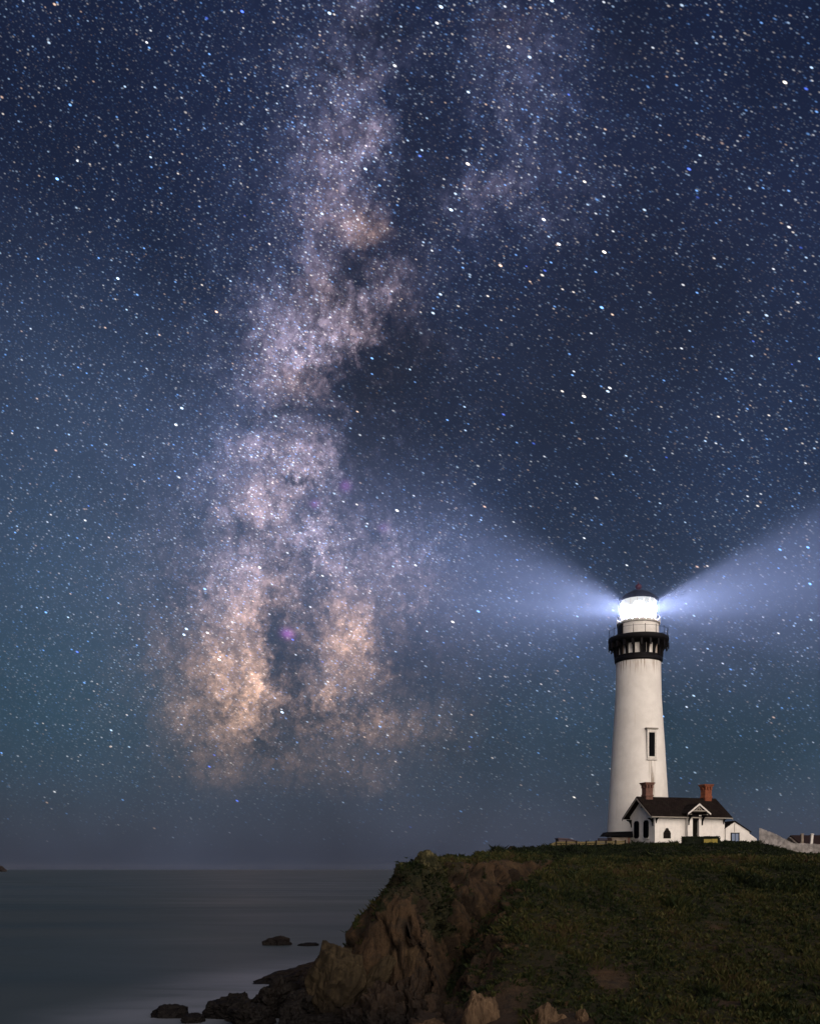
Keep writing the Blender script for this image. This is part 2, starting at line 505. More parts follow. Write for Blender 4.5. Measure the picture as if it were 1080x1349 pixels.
def rock_mat(name, dark, mid, light, wet):
    mt, nt, bs = material(name)
    pos = nt.n('ShaderNodeTexCoord').outputs['Object']
    a = nt.noise(pos, .7, 7, .65)
    b = nt.noise(nt.map(pos, rot=(R(20), R(12), 0), sc=(2.2, 2.2, .6)), 1.4, 7, .68)
    c = nt.ramp(b, [(.28, dark), (.5, mid), (.72, light)])
    c = nt.mix(nt.mr(a, .45, .62, 0, .7), c, dark)
    wz_ = nt.sep(nt.n('ShaderNodeNewGeometry').outputs['Position'])[2]
    c = nt.mix(nt.mr(nt.m('MULTIPLY_ADD', a, 1.6, wz_), 1.0, 2.6, .85, 0), c, (.007, .006, .006))      # tide-wet foot
    nt.put(bs.inputs['Base Color'], c)
    bs.inputs['Roughness'].default_value = .6 if wet else .92
    bs.inputs['Specular IOR Level'].default_value = .10
    bump(nt, bs, nt.m('ADD', b, a), .8, .15)
    return mt


M['wet_rock'] = rock_mat('wet_tidal_rock', (.004, .0035, .0035), (.008, .0065, .006), (.015, .012, .010), True)
M['ledge_rock'] = rock_mat('dark_ledge_rock', (.008, .006, .005), (.022, .015, .011), (.046, .031, .020), True)
M['sandstone'] = rock_mat('tan_sandstone', (.013, .010, .007), (.036, .027, .016), (.058, .043, .025), False)
M['pale_earth'] = rock_mat('pale_earth', (.045, .030, .020), (.10, .065, .040), (.155, .102, .062), False)
M['lichen_rock'] = rock_mat('lichen_rock', (.013, .014, .007), (.036, .033, .016), (.17, .145, .075), False)

# leaves
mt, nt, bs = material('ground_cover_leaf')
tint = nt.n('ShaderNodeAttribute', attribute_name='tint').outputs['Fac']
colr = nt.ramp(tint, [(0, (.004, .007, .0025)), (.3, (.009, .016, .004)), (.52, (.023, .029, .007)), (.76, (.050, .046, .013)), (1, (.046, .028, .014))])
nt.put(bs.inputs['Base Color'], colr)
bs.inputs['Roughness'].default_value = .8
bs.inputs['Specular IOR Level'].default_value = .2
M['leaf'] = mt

# long-exposure sea: waves averaged to a dull sheen, foam veils by the rocks
mt, nt, bs = material('sea_water')
pos = nt.n('ShaderNodeTexCoord').outputs['Object']
wx, wy, wz = nt.sep(pos)
sw = nt.noise(nt.map(pos, sc=(.012, .030, 1)), 1.0, 4, .55, .8)
sw2 = nt.noise(nt.map(pos, sc=(.07, .16, 1)), 1.0, 5, .6, 1.2)
dsh = nt.v('LENGTH', nt.map(pos, (-7, 76, 0), (0, 0, R(-14)), (13, 30, 1), 'TEXTURE'))
dsh2 = nt.v('LENGTH', nt.map(pos, (-12, 61, 0), (0, 0, R(-5)), (9, 7, 1), 'TEXTURE'))
near = nt.m('MAXIMUM', nt.mr(dsh, .2, 1.3, .9, 0), nt.mr(dsh2, .3, 1.7, .6, 0))
foam = nt.m('MULTIPLY', near, nt.mr(sw2, .10, .75))
band = nt.m('MULTIPLY', nt.mr(sw, .45, .72), .05)
foam = nt.m('MAXIMUM', foam, band)
nt.put(bs.inputs['Base Color'], nt.mix(foam, nt.mix(nt.mr(nt.noise(nt.map(pos, sc=(.006, .014, 1)), 1.0, 3, .5), .35, .65), (.034, .050, .057), (.052, .066, .070)), (.24, .26, .32)))
nt.put(bs.inputs['Roughness'], nt.mr(sw, .3, .7, .44, .56))
bs.inputs['IOR'].default_value = 1.33
bump(nt, bs, nt.m('MULTIPLY_ADD', sw, 2.0, sw2), .08, .5)
M['sea'] = mt


# ------------------------------------------------------------------ object helpers
def props(o, label=None, cat=None, group=None, kind=None):
    for k, v_ in (('label', label), ('category', cat), ('group', group), ('kind', kind)):
        if v_:
            o[k] = v_
    return o


def thing(name, label, cat, loc=(0, 0, 0), rz=0.0, group=None):
    o = bpy.data.objects.new(name, None)
    C.objects.link(o)
    o.empty_display_size = .3
    o.location = loc
    o.rotation_euler = (0, 0, rz)
    return props(o, label, cat, group)


def link_mesh(name, me, mat, parent=None, loc=(0, 0, 0), rz=0.0, smooth=False):
    me.name = name
    o = bpy.data.objects.new(name, me)
    C.objects.link(o)
    if mat is not None:
        me.materials.append(mat)
    o.location = loc
    o.rotation_euler = (0, 0, rz)
    if parent is not None:
        o.parent = parent
    if smooth:
        me.polygons.foreach_set('use_smooth', [True] * len(me.polygons))
    return o


class MB:
    """collects shapes into one mesh"""

    def __init__(self):
        self.bm = bmesh.new()

    def box(self, lo, hi, bev=0.0, rz=0.0, ctr=None):
        r = bmesh.ops.create_cube(self.bm, size=1.0)
        vs = r['verts']
        sc = [hi[i] - lo[i] for i in range(3)]
        mid = [(hi[i] + lo[i]) / 2 for i in range(3)]
        for v_ in vs:
            v_.co = Vector((v_.co.x * sc[0], v_.co.y * sc[1], v_.co.z * sc[2]))
        if bev:
            es = list({e for v_ in vs for e in v_.link_edges})
            rr = bmesh.ops.bevel(self.bm, geom=es, offset=bev, segments=1, affect='EDGES')
            vs = list({v_ for f_ in rr['faces'] for v_ in f_.verts} | set(v_ for v_ in vs if v_.is_valid))
        rot = Matrix.Rotation(rz, 3, 'Z')
        for v_ in vs:
            v_.co = rot @ v_.co + Vector(mid)
        return self

    def beam(self, a, b, w, h, up=(0, 0, 1)):
        a, b = Vector(a), Vector(b)
        d = (b - a)
        L_ = d.length
        d.normalize()
        s_ = d.cross(Vector(up))
        if s_.length < 1e-4:
            s_ = d.cross(Vector((0, 1, 0)))
        s_.normalize()
        u_ = s_.cross(d)
        vs = [self.bm.verts.new(p + s_ * (w / 2 * i) + u_ * (h / 2 * j)) for p in (a, b) for i, j in ((-1, -1), (1, -1), (1, 1), (-1, 1))]
        for q in ((0, 1, 2, 3), (7, 6, 5, 4), (0, 4, 5, 1), (1, 5, 6, 2), (2, 6, 7, 3), (3, 7, 4, 0)):
            self.bm.faces.new([vs[i] for i in q])
        return self

    def prism(self, pts, d):
        """extrude a polygon of 3-D points by vector d"""
        d = Vector(d)
        a = [self.bm.verts.new(p) for p in pts]
        b = [self.bm.verts.new(Vector(p) + d) for p in pts]
        n_ = len(pts)
        self.bm.faces.new(a[::-1])
        self.bm.faces.new(b)
        for i in range(n_):
            self.bm.faces.new((a[i], a[(i + 1) % n_], b[(i + 1) % n_], b[i]))
        return self

    def lathe(self, prof, seg=64, close=True):
        rings = []
        for r_, z_ in prof:
            if r_ < 1e-5:
                rings.append([self.bm.verts.new((0, 0, z_))])
            else:
                rings.append([self.bm.verts.new((r_ * math.cos(2 * math.pi * k / seg), r_ * math.sin(2 * math.pi * k / seg), z_)) for k in range(seg)])
        for A, B in zip(rings, rings[1:]):
            for k in range(seg):
                k2 = (k + 1) % seg
                if len(A) == 1 and len(B) > 1:
                    self.bm.faces.new((A[0], B[k2], B[k]))
                elif len(B) == 1 and len(A) > 1:
                    self.bm.faces.new((A[k], A[k2], B[0]))
                elif len(A) > 1:
                    self.bm.faces.new((A[k], A[k2], B[k2], B[k]))
        return self

    def build(self, name, mat, parent=None, loc=(0, 0, 0), rz=0.0, smooth=False):
        bmesh.ops.recalc_face_normals(self.bm, faces=self.bm.faces)
        me = bpy.data.meshes.new(name)
        self.bm.to_mesh(me)
        self.bm.free()
        return link_mesh(name, me, mat, parent, loc, rz, smooth)


# ------------------------------------------------------------------ noise on arrays
_pr = np.random.RandomState(11)
_perm = np.concatenate([_pr.permutation(256)] * 3)
_grad = _pr.normal(size=(256, 3))
_grad /= np.linalg.norm(_grad, axis=1)[:, None]


def perlin(p):
    p = np.asarray(p, float)
    i = np.floor(p).astype(int)
    f_ = p - i
    u = f_ * f_ * f_ * (f_ * (f_ * 6 - 15) + 10)
    i &= 255
    res = 0
    for a in (0, 1):
        for b in (0, 1):
            for c in (0, 1):
                h = _perm[_perm[_perm[i[:, 0] + a] + i[:, 1] + b] + i[:, 2] + c]
                g_ = _grad[h]
                d = f_ - np.array((a, b, c))
                w = (u[:, 0] if a else 1 - u[:, 0]) * (u[:, 1] if b else 1 - u[:, 1]) * (u[:, 2] if c else 1 - u[:, 2])
                res = res + w * (g_ * d).sum(1)
    return res * 1.5


def fbm(p, octv=5, rough=0.5, ridged=False):
    p = np.asarray(p, float)
    amp, s_, tot = 1.0, 0.0, 0.0
    for k in range(octv):
        q = perlin(p * (2.03 ** k) + k * 17.3)
        if ridged:
            q = 1 - 2 * np.abs(q)
        s_ = s_ + amp * q
        tot += amp
        amp *= rough
    return s_ / tot


def blocks(p, seed=0):
    """angular rock blocks: per-cell offset (-1..1) and closeness to a crack (0..1)"""
    p = np.asarray(p, float)
    i = np.floor(p).astype(int)
    f1 = np.full(len(p), 9.0)
    f2 = np.full(len(p), 9.0)
    val = np.zeros(len(p))
    for a in (-1, 0, 1):
        for b in (-1, 0, 1):
            for c in (-1, 0, 1):
                j = i + np.array((a, b, c))
                h = _perm[_perm[_perm[(j[:, 0] + seed) & 255] + (j[:, 1] & 255)] + (j[:, 2] & 255)]
                q = j + .5 + .42 * _grad[h]
                d = np.linalg.norm(p - q, axis=1)
                k = d < f1
                f2 = np.where(k, f1, np.minimum(f2, d))
                val = np.where(k, _grad[(h * 7 + 13) & 255][:, 0] * 1.6, val)
                f1 = np.where(k, d, f1)
    return np.clip(val, -1, 1), np.clip(1 - (f2 - f1) / .13, 0, 1)


def sstep(x, a, b):
    t = np.clip((x - a) / (b - a), 0, 1)
    return t * t * (3 - 2 * t)


# ------------------------------------------------------------------ headland
TOP = np.array([
    # seaward ridge, nose to lighthouse
    (0.3, 63.5, 9.1), (3.3, 72, 9.35), (7.2, 85, 10.1), (11.5, 100, 10.9), (17.5, 120, 11.6), (22, 135, 12.2), (27, 160, 12.4),
    # plateau with the buildings
    (31.7, 137, 12.65), (40, 129, 12.35), (33, 129, 12.3), (26, 130, 12.1), (25, 120, 11.65), (33, 120, 11.8), (40, 120, 11.8), (43, 125, 12.3),
    (44.7, 126.5, 12.3), (46.7, 126.2, 11.6), (48.7, 126, 10.75), (53, 125.5, 10.4), (57, 125, 10.3), (44.3, 120, 11.5), (46.3, 120, 10.65), (49.8, 120, 10.4), (60, 118, 10.4), (60, 92, 10.3), (60, 140, 10.8), (42, 165, 12.5), (90, 120, 10.3), (90, 200, 11), (60, 250, 12),
    (28, 108, 10.6), (36, 106, 10.4), (20, 104, 10.7), (15, 92, 10.2), (46, 104, 10.0), (30, 93, 9.2), (22, 90, 9.1), (40, 92, 9.2), (50, 92, 9.5),
    # lit spur and its front slope
    (18, 78, 9.55), (25, 80, 9.9), (31.5, 80, 10.0), (40, 80, 10.05), (50, 82, 10.3), (12.4, 70, 8.6), (8.3, 62, 7.0), (6.2, 57, 5.0), (5.0, 53, 2.9),
    (25, 66, 6.4), (33, 66, 6.3), (42, 66, 6.3), (17, 66, 6.8), (12, 59, 4.6), (9, 53, 2.6), (25, 52, 2.3), (36, 52, 2.2), (48, 52, 2.2), (60, 55, 3), (16, 52, 2.2), (60, 70, 7.2), (90, 60, 4.5), (90, 80, 9),
    (3, 48, 1.1), (8, 46, 1.2), (16, 45, 1.3), (28, 43, 1.3), (40, 42, 1.4), (1.5, 57, .55), (0, 50, .4), (5, 38, 1.0), (25, 34, 1.6), (45, 34, 2.0),
    # bank the camera stands on
    (0, 0, 7.3), (0, 8, 7.0), (10, 10, 6.9), (-10, 0, 7.0), (20, 0, 7.3), (45, 5, 7.0), (0, 18, 4.6), (15, 20, 4.2), (35, 20, 4.4), (-8, 16, 4.0), (0, 28, 1.7), (15, 28, 1.9), (-5, 36, .5),
    (0, -30, 7.5), (50, -30, 7.6), (100, 0, 7.5), (100, -40, 8), (120, 40, 5), (200, 100, 10), (200, 250, 12), (300, 0, 9), (-20, -30, 6.5), (380, 380, 14), (380, -40, 9)])


def tps_fit(P, z, lam=0.02):
    n_ = len(P)
    d = np.linalg.norm(P[:, None] - P[None], axis=2)
    K = d + lam * np.eye(n_)                       # biharmonic in 3-D: well-behaved, no overshoot
    A = np.block([[K, np.ones((n_, 1))], [np.ones((1, n_)), np.zeros((1, 1))]])
    return np.linalg.solve(A, np.append(z, 0))


_w = tps_fit(TOP[:, :2], TOP[:, 2])


def top_z(x, y):
    r_ = np.full(x.shape, _w[-1])
    for k in range(len(TOP)):
        r_ = r_ + _w[k] * np.hypot(x - TOP[k, 0], y - TOP[k, 1])
    return r_


COAST = [  # x, y, edge height, slope of the face below it (seaward, front to back)
    (-60, 10, 1.5, .3), (-30, 16, 1.5, .3), (-16, 30, .8, .2), (-8, 38, .3, .12), (-3, 46, .3, .12), (.6, 53, .5, .2), (1.3, 59, 1.0, 1.5), (.8, 61.3, 7.4, 2.4), (-.05, 62.6, 9.1, 1.75),
    (-.2, 65, 9.3, 1.5), (2.3, 72.5, 9.4, 1.5), (6.3, 85.5, 10.0, 1.6), (10.5, 100.5, 10.8, 1.6), (16.5, 120.5, 11.5, 1.6), (20, 136, 12.1, 1.5), (25, 160, 12.3, 1.5), (60, 260, 12, 1.5), (180, 420, 13, 1.5)]
FLOOR = [  # gully: x, y, floor height, left wall slope, right wall slope
    (1.5, 51, .5, 2.6, .9), (1.9, 57.5, .75, 3.0, 1.2), (2.7, 62, 2.0, 2.7, 1.3), (4.6, 67.5, 4.1, 1.9, 1.3), (7.8, 73.5, 6.4, 1.5, 1.2), (11.0, 80, 8.5, 1.1, 1.0), (13.5, 87, 10.2, .8, .8)]


def near_line(x, y, line):
    best = np.full(x.shape, 1e9)
    out_ = [np.zeros(x.shape) for _ in line[0][2:]]
    side = np.zeros(x.shape)
    for a, b in zip(line, line[1:]):
        ex, ey = b[0] - a[0], b[1] - a[1]
        t = np.clip(((x - a[0]) * ex + (y - a[1]) * ey) / (ex * ex + ey * ey), 0, 1)
        d = np.hypot(x - a[0] - t * ex, y - a[1] - t * ey)
        s_ = np.sign(ex * (y - a[1]) - ey * (x - a[0]))
        k = d < best
        best = np.where(k, d, best)
        side = np.where(k, s_, side)
        for i in range(len(out_)):
            out_[i] = np.where(k, a[2 + i] * (1 - t) + b[2 + i] * t, out_[i])
    return best, side, out_


def inside(x, y, poly):
    r_ = np.zeros(x.shape, bool)
    for (x1, y1), (x2, y2) in zip(poly, poly[1:] + poly[:1]):
        if y1 == y2:
            continue
        c = ((y1 > y) != (y2 > y)) & (x < (x2 - x1) * (y - y1) / (y2 - y1) + x1)
        r_ ^= c
    return r_


def land(x, y, rough=True):
    sh = x.shape
    x, y = x.ravel(), y.ravel()
    z0 = np.zeros(x.shape)
    q = np.stack([x, y, z0], 1)
    flat = np.exp(-((x - 38) / 13) ** 4 - ((y - 131) / 8) ** 4)          # levelled yard round the buildings
    T = top_z(x, y)
    if rough:
        amp = (1 - .85 * flat) * sstep(y, 36, 46)
        T = T + amp * (.26 * fbm(q / 7.0, 4) + .16 * fbm(q / 1.7 + 40, 3) + .07 * np.abs(fbm(q / .55 + 9, 2)))
    w = .9 * fbm(q / 4.5 + 7, 4) + .35 * fbm(q / 1.3 + 70, 3) if rough else 0
    # gully
    d, s_, (fz, ls, rs) = near_line(x, y, FLOOR)
    d2 = np.maximum(0, d + w * .7 - .3)
    G = fz + np.where(s_ > 0, ls, rs) * d2
    k = .6
    h = np.clip(.5 + .5 * (G - T) / k, 0, 1)
    Hm = G * (1 - h) + T * h - k * h * (1 - h)
    # sea cliff
    d, s_, (ez, sl) = near_line(x, y, COAST)
    poly = [(p[0], p[1]) for p in COAST] + [(420, 420), (420, -80), (-60, -80)]
    ins = inside(x, y, poly)
    sd = np.where(ins, -d, d) + w * .5
    Cz = np.minimum(ez, 20) - sl * np.maximum(sd, 0)
    out_ = np.where(sd > 0, np.minimum(Hm, Cz), Hm)
    out_ = np.maximum(out_, -2.5)
    return out_.reshape(sh)


def axis(segs):
    r_ = []
    for a, b, st_ in segs:
        r_ += list(np.arange(a, b - 1e-6, st_))
    return np.array(r_ + [segs[-1][1]])


gx = axis([(-60, -16, 4), (-16, -7, 1), (-7, 11, .085), (11, 16, .17), (16, 52, .26), (52, 66, 1), (66, 100, 4), (100, 420, 20)])
gy = axis([(-80, 20, 10), (20, 44, 2), (44, 56, .2), (56, 70, .10), (70, 92, .20), (92, 136, .36), (136, 160, 2), (160, 420, 15)])
X, Y = np.meshgrid(gx, gy, indexing='ij')
Z = land(X, Y)
V = np.stack([X.ravel(), Y.ravel(), Z.ravel()], 1)
nx_, ny_ = X.shape


def grid_normals(P):
    P = P.reshape(nx_, ny_, 3)
    du = np.gradient(P, axis=0)
    dv = np.gradient(P, axis=1)
    n_ = np.cross(du, dv)
    return (n_ / (np.linalg.norm(n_, axis=2, keepdims=True) + 1e-9)).reshape(-1, 3)


nrm = grid_normals(V)
steep = 1 - sstep(nrm[:, 2], .55, .9)
fine = sstep(V[:, 1], 40, 48) * (1 - sstep(V[:, 1], 132, 150)) * sstep(V[:, 0], -12, -7)
st_q = V * np.array((1.0, 1.0, .42))
disp = .45 * fbm(st_q / 2.6, 5, .55, ridged=True) + .10 * fbm(V / .6, 4, .6)
wv = np.stack([fbm(V / 1.7 + 11, 3), fbm(V / 1.7 + 23, 3), fbm(V / 1.7 + 37, 3)], 1)
tl = np.stack([V[:, 0] + .32 * V[:, 2], V[:, 1] - .15 * V[:, 2], V[:, 2] * .36 - .16 * V[:, 0]], 1) + .75 * wv
b1, c1 = blocks(tl / 1.75, 3)
b2, c2 = blocks(tl / .75 + 5, 9)
disp = disp + .42 * b1 - .30 * c1 + .09 * b2 - .06 * c2
V = V + nrm * (disp * steep * fine)[:, None]
nrm = grid_normals(V)
crackv = np.clip(np.maximum(c1, .7 * c2) * steep, 0, 1)
tonev = .5 + .32 * b1 + .18 * b2
vegv = sstep(nrm[:, 2] + .22 * fbm(V / 3.0 + 5, 3), .60, .84)
# greenery hanging over the nose and on the gully wall
for (bx, by, bz, br, ba) in ((2.0, 63.3, 5.8, 1.7, 1.2), (.2, 64, 8.8, 2.1, 1.3), (-1.0, 64, 7.4, 1.7, 1.2), (2.6, 66, 7.8, 1.8, .9), (5.0, 74, 8.6, 1.8, .8), (4.5, 72, 9.0, 2.2, .7), (3.6, 61, 2.6, 1.5, .8), (2.5, 66, 8.6, 1.8, .8), (-.8, 62.5, 6.5, .8, .7), (1.6, 62.6, 7.6, 1.1, .9), (3.0, 68, 8.9, 1.6, .8), (6.5, 79, 9.6, 2.2, .8), (9.5, 88, 10.2, 2.4, .8), (6.2, 66, 4.6, 1.6, .7)):
    dd = np.linalg.norm((V - (bx, by, bz)) / (1, 1.6, 1), axis=1) / br
    vegv = np.maximum(vegv, ba * np.exp(-dd ** 2) + .35 * fbm(V / .8 + 30, 3) * np.exp(-dd ** 2))
# eroded bare patches
for (bx, by, bz, br, ba) in ((11, 54, 2.6, 1.5, .9), (16.5, 51, 2.2, 1.2, .8), (8.0, 76, 8.0, 3.0, .8), (5.8, 72, 6.6, 2.8, .9), (4.0, 50, 1.2, 2.2, .9), (8, 48, 1.5, 1.6, .8), (-2, 58, 3, 3.0, .9), (19, 62, 5.5, 1.0, .7), (12, 48, 1.5, 1.6, .5), (6, 53, 2.5, 1.4, .5)):
    dd = np.linalg.norm((V - (bx, by, bz)) / (1, 1.4, 1.2), axis=1) / br
    vegv = vegv - ba * np.exp(-dd ** 2)
vegv = vegv + .55 * sstep(fbm(V / 1.9 + 80, 4, .6), .05, .24) * sstep(V[:, 2], 3.5, 6.5) * (V[:, 1] > 58)      # moss in the hollows
vegv = np.clip(vegv * sstep(V[:, 2], .6, 1.8), 0, 1)

ids = np.arange(nx_ * ny_).reshape(nx_, ny_)
F = np.stack([ids[:-1, :-1], ids[1:, :-1], ids[1:, 1:], ids[:-1, 1:]], -1).reshape(-1, 4)
me = bpy.data.meshes.new('headland')
me.from_pydata(V.tolist(), [], F.tolist())
at = me.attributes.new('veg', 'FLOAT', 'POINT')
at.data.foreach_set('value', vegv.astype(np.float32))
for nm_, ar_ in (('crack', crackv), ('tone', tonev)):
    at = me.attributes.new(nm_, 'FLOAT', 'POINT')
    at.data.foreach_set('value', ar_.astype(np.float32))
headland = link_mesh('headland', me, M['headland'], smooth=True)
headland['kind'] = 'structure'


def ground_z(x, y):
    i = np.clip(np.searchsorted(gx, x) - 1, 0, len(gx) - 2)
    j = np.clip(np.searchsorted(gy, y) - 1, 0, len(gy) - 2)
    return float(Z[i:i + 2, j:j + 2].mean())


# ------------------------------------------------------------------ ground cover: tufts of leaves over the slopes
nr = np.random.RandomState(5)
vis = (V[:, 0] > -6) & (V[:, 0] < 58) & (V[:, 1] > 46) & (V[:, 1] < 128) & (V[:, 0] < V[:, 1] * .46) & (V[:, 2] > .8)
fc = F[(vegv[F].mean(1) > .38) & vis[F].all(1)]
pa, pb, pc = V[fc[:, 0]], V[fc[:, 1]], V[fc[:, 3]]
area = np.linalg.norm(np.cross(pb - pa, pc - pa), axis=1)
cy = V[fc].mean(1)
wgt = area * vegv[fc].mean(1) * np.where(cy[:, 1] < 84, 1.0, .45)
NT_ = 62000
pick = nr.choice(len(fc), NT_, p=wgt / wgt.sum())
u, v2 = nr.rand(NT_), nr.rand(NT_)
pts = pa[pick] + (pb - pa)[pick] * u[:, None] + (pc - pa)[pick] * v2[:, None]
nn = nrm[fc[pick, 0]]
clump = fbm(pts / 2.4 + 3, 3)
keep = clump + .45 * nr.rand(NT_) > -.12
pts, nn, clump = pts[keep], nn[keep], clump[keep]
nt_ = len(pts)
hgt = (.085 + .17 * nr.rand(nt_) ** 3) * (1 + .9 * np.clip(clump, -.5, .8))
tin = np.clip(.50 + .75 * fbm(pts / 6.0 + 60, 4) + .14 * nr.randn(nt_) - .38 * sstep(pts[:, 1], 84, 92), 0, 1)  # plants darkened behind the spur crest, standing in for weaker light there

BL = 5
long_ = sstep(fbm(pts / 3.2 + 90, 3), .05, .30)                # patches of long grass among low succulents
shrub = sstep(fbm(pts / 4.5 + 150, 3), .22, .40)               # darker, taller scrub
hgt = hgt * (1 + .7 * long_ + .7 * shrub)
base_ = np.repeat(pts, BL, 0)
hb = np.repeat(hgt, BL) * (.6 + .6 * nr.rand(nt_ * BL))
th = nr.rand(nt_ * BL) * 2 * np.pi
lean = .35 + .75 * nr.rand(nt_ * BL)
upv = np.repeat(nn * .6 + np.array((0, 0, .6)), BL, 0)
out_v = np.stack([np.cos(th), np.sin(th), np.zeros_like(th)], 1)
side_v = np.stack([-np.sin(th), np.cos(th), np.zeros_like(th)], 1)
base_ = base_ + out_v * (hb * .35)[:, None] - upv * .03
tip = base_ + upv * hb[:, None] + out_v * (hb * lean)[:, None]
mid = base_ + upv * (hb * .62)[:, None] + out_v * (hb * lean * .35)[:, None]
wd = (hb * .30 * (1 - .62 * np.repeat(long_, BL)))[:, None]
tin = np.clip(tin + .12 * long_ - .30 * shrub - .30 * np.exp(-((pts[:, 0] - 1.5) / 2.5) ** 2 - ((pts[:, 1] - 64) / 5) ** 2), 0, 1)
LV = np.stack([base_ - side_v * wd * .5, base_ + side_v * wd * .5, mid + side_v * wd, tip, mid - side_v * wd], 1).reshape(-1, 3)
k5 = np.arange(nt_ * BL)[:, None] * 5
LF = (k5 + np.arange(5)).tolist()
me = bpy.data.meshes.new('ground_cover')
me.from_pydata(LV.tolist(), [], LF)
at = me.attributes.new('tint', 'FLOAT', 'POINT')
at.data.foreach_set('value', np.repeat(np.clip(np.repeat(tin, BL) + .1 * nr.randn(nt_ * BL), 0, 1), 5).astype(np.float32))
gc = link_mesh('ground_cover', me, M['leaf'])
props(gc, 'low green and brown coastal plants covering the headland slopes', 'ground cover', kind='stuff')

# ------------------------------------------------------------------ sea
m_ = MB()
rad = [0, 60, 200, 800, 3000, 10900]
m_.lathe([(r_, 0.0) for r_ in rad], 96)
sea = m_.build('sea', M['sea'])
sea['kind'] = 'structure'
m_ = MB()
m_.lathe([(0, -6.0), (11200, -6.0)], 48)
bed = m_.build('seabed', M['wet_rock'])
bed['kind'] = 'structure'


# ------------------------------------------------------------------ rocks
def rock_mesh(size, seed, cuts=9, sub=5, rough=.10, flat=None):
    bm = bmesh.new()
    bmesh.ops.create_icosphere(bm, subdivisions=sub, radius=1.0)
    P = np.array([v_.co[:] for v_ in bm.verts])
    r_ = np.random.RandomState(seed)
    for k in range(cuts):
        n_ = r_.normal(size=3)
        n_ /= np.linalg.norm(n_)
        lim = .52 + .32 * r_.rand()
        d = P @ n_
        P = P - n_ * (np.maximum(d - lim, 0) * .92)[:, None]
    if flat:
        n_ = np.array((.12, -.1, 1.0)) / 1.012
        P = P - n_ * (np.maximum(P @ n_ - flat, 0) * .95)[:, None]
    nv = P / np.linalg.norm(P, axis=1)[:, None]
    P = P + nv * (rough * 1.6 * fbm(P * 1.6 + seed * 3.1, 4, .55, ridged=True) + rough * .7 * fbm(P * 6 + seed, 3))[:, None]
    sc_ = np.array(size)
    Q = P * sc_ + .25 * np.stack([fbm(P * 2 + seed + k_, 2) for k_ in (1, 2, 3)], 1)
    bb_, cc_ = blocks(Q / .62 + seed * 1.7, seed)
    P = P + nv * (rough * (.65 * bb_ - .60 * cc_))[:, None]
    P = P * sc_
    for v_, p in zip(bm.verts, P):
        v_.co = p
    me_ = bpy.data.meshes.new('rock')
    bm.to_mesh(me_)
    bm.free()
    return me_


def rock(name, label, loc, size, seed, mat, rz=0.0, tilt=(0, 0), group=None, cat='rock', sub=5, cuts=9, rough=.10, flat=None):
    o = link_mesh(name, rock_mesh(size, seed, cuts, sub, rough, flat), M[mat], loc=loc)
    o.rotation_euler = (R(tilt[0]), R(tilt[1]), R(rz))
    return props(o, label, cat, group)


TR = 'dark rocks at the water line'
rock('sea_rock', 'dark low rock with a humped right end standing alone in the sea', (-15.9, 116.5, .05), (2.0, 1.3, 1.0), 3, 'ledge_rock', group=TR, cuts=12)
rock('sea_rock', 'flat dark rock barely above water, right of the humped sea rock', (-11.7, 115.5, -.05), (1.35, .8, .38), 8, 'wet_rock', group=TR)
rock('sea_rock', 'black wedge-shaped rock awash at the bottom left, farthest left of the shore rocks', (-14.35, 60.0, .1), (1.35, .9, .75), 12, 'wet_rock', rz=-12, tilt=(0, -14), group=TR)
rock('sea_rock', 'small black rock awash between the wedge-shaped rock and the black rock heap', (-12.65, 57.9, .0), (.75, .6, .55), 17, 'wet_rock', rz=20, group=TR)
# ledge running out from the cliff foot
rock('rock_ledge', 'long dark tapering rock ledge running out from behind the tan boulder into the sea', (-8.6, 79.0, .1), (4.1, 2.0, 1.05), 23, 'ledge_rock', rz=24, tilt=(0, -9), group=TR, cuts=12, cat='rock ledge')
rock('rock_ledge', 'knobbly dark rock on the ledge right against the headland cliff', (-5.7, 77.5, .6), (1.9, 1.9, 1.7), 29, 'ledge_rock', rz=10, group=TR, cat='rock ledge')
rock('rock_ledge', 'dark block at the low near side of the rock ledge, behind the tan boulder', (-7.3, 73.8, .2), (1.6, 1.2, 1.2), 33, 'ledge_rock', rz=40, group=TR, cat='rock ledge')
# black heap at the bottom edge
rock('shore_rock', 'black peaked rock forming the summit of the heap at the water edge', (-8.3, 60.2, .55), (1.55, 1.3, 1.55), 41, 'wet_rock', rz=15, group=TR, rough=.14)
rock('shore_rock', 'black rock with a long sloping left shoulder at the seaward side of the heap', (-10.5, 59.6, .3), (1.8, 1.1, 1.05), 47, 'wet_rock', rz=-10, tilt=(0, -10), group=TR, rough=.14)
rock('shore_rock', 'black lumpy rock low in front of the peaked rock of the heap', (-9.2, 57.3, .15), (1.7, 1.1, 1.0), 53, 'wet_rock', rz=30, group=TR, rough=.14)
rock('shore_rock', 'black rock between the peaked rock and the tan boulder', (-6.6, 58.9, .4), (1.2, 1.2, 1.2), 59, 'wet_rock', rz=5, group=TR, rough=.14)
rock('shore_rock', 'dark rock at the bottom edge just left of the tan boulder foot', (-6.6, 56.6, .2), (1.2, .9, 1.0), 61, 'wet_rock', rz=70, group=TR, rough=.14)
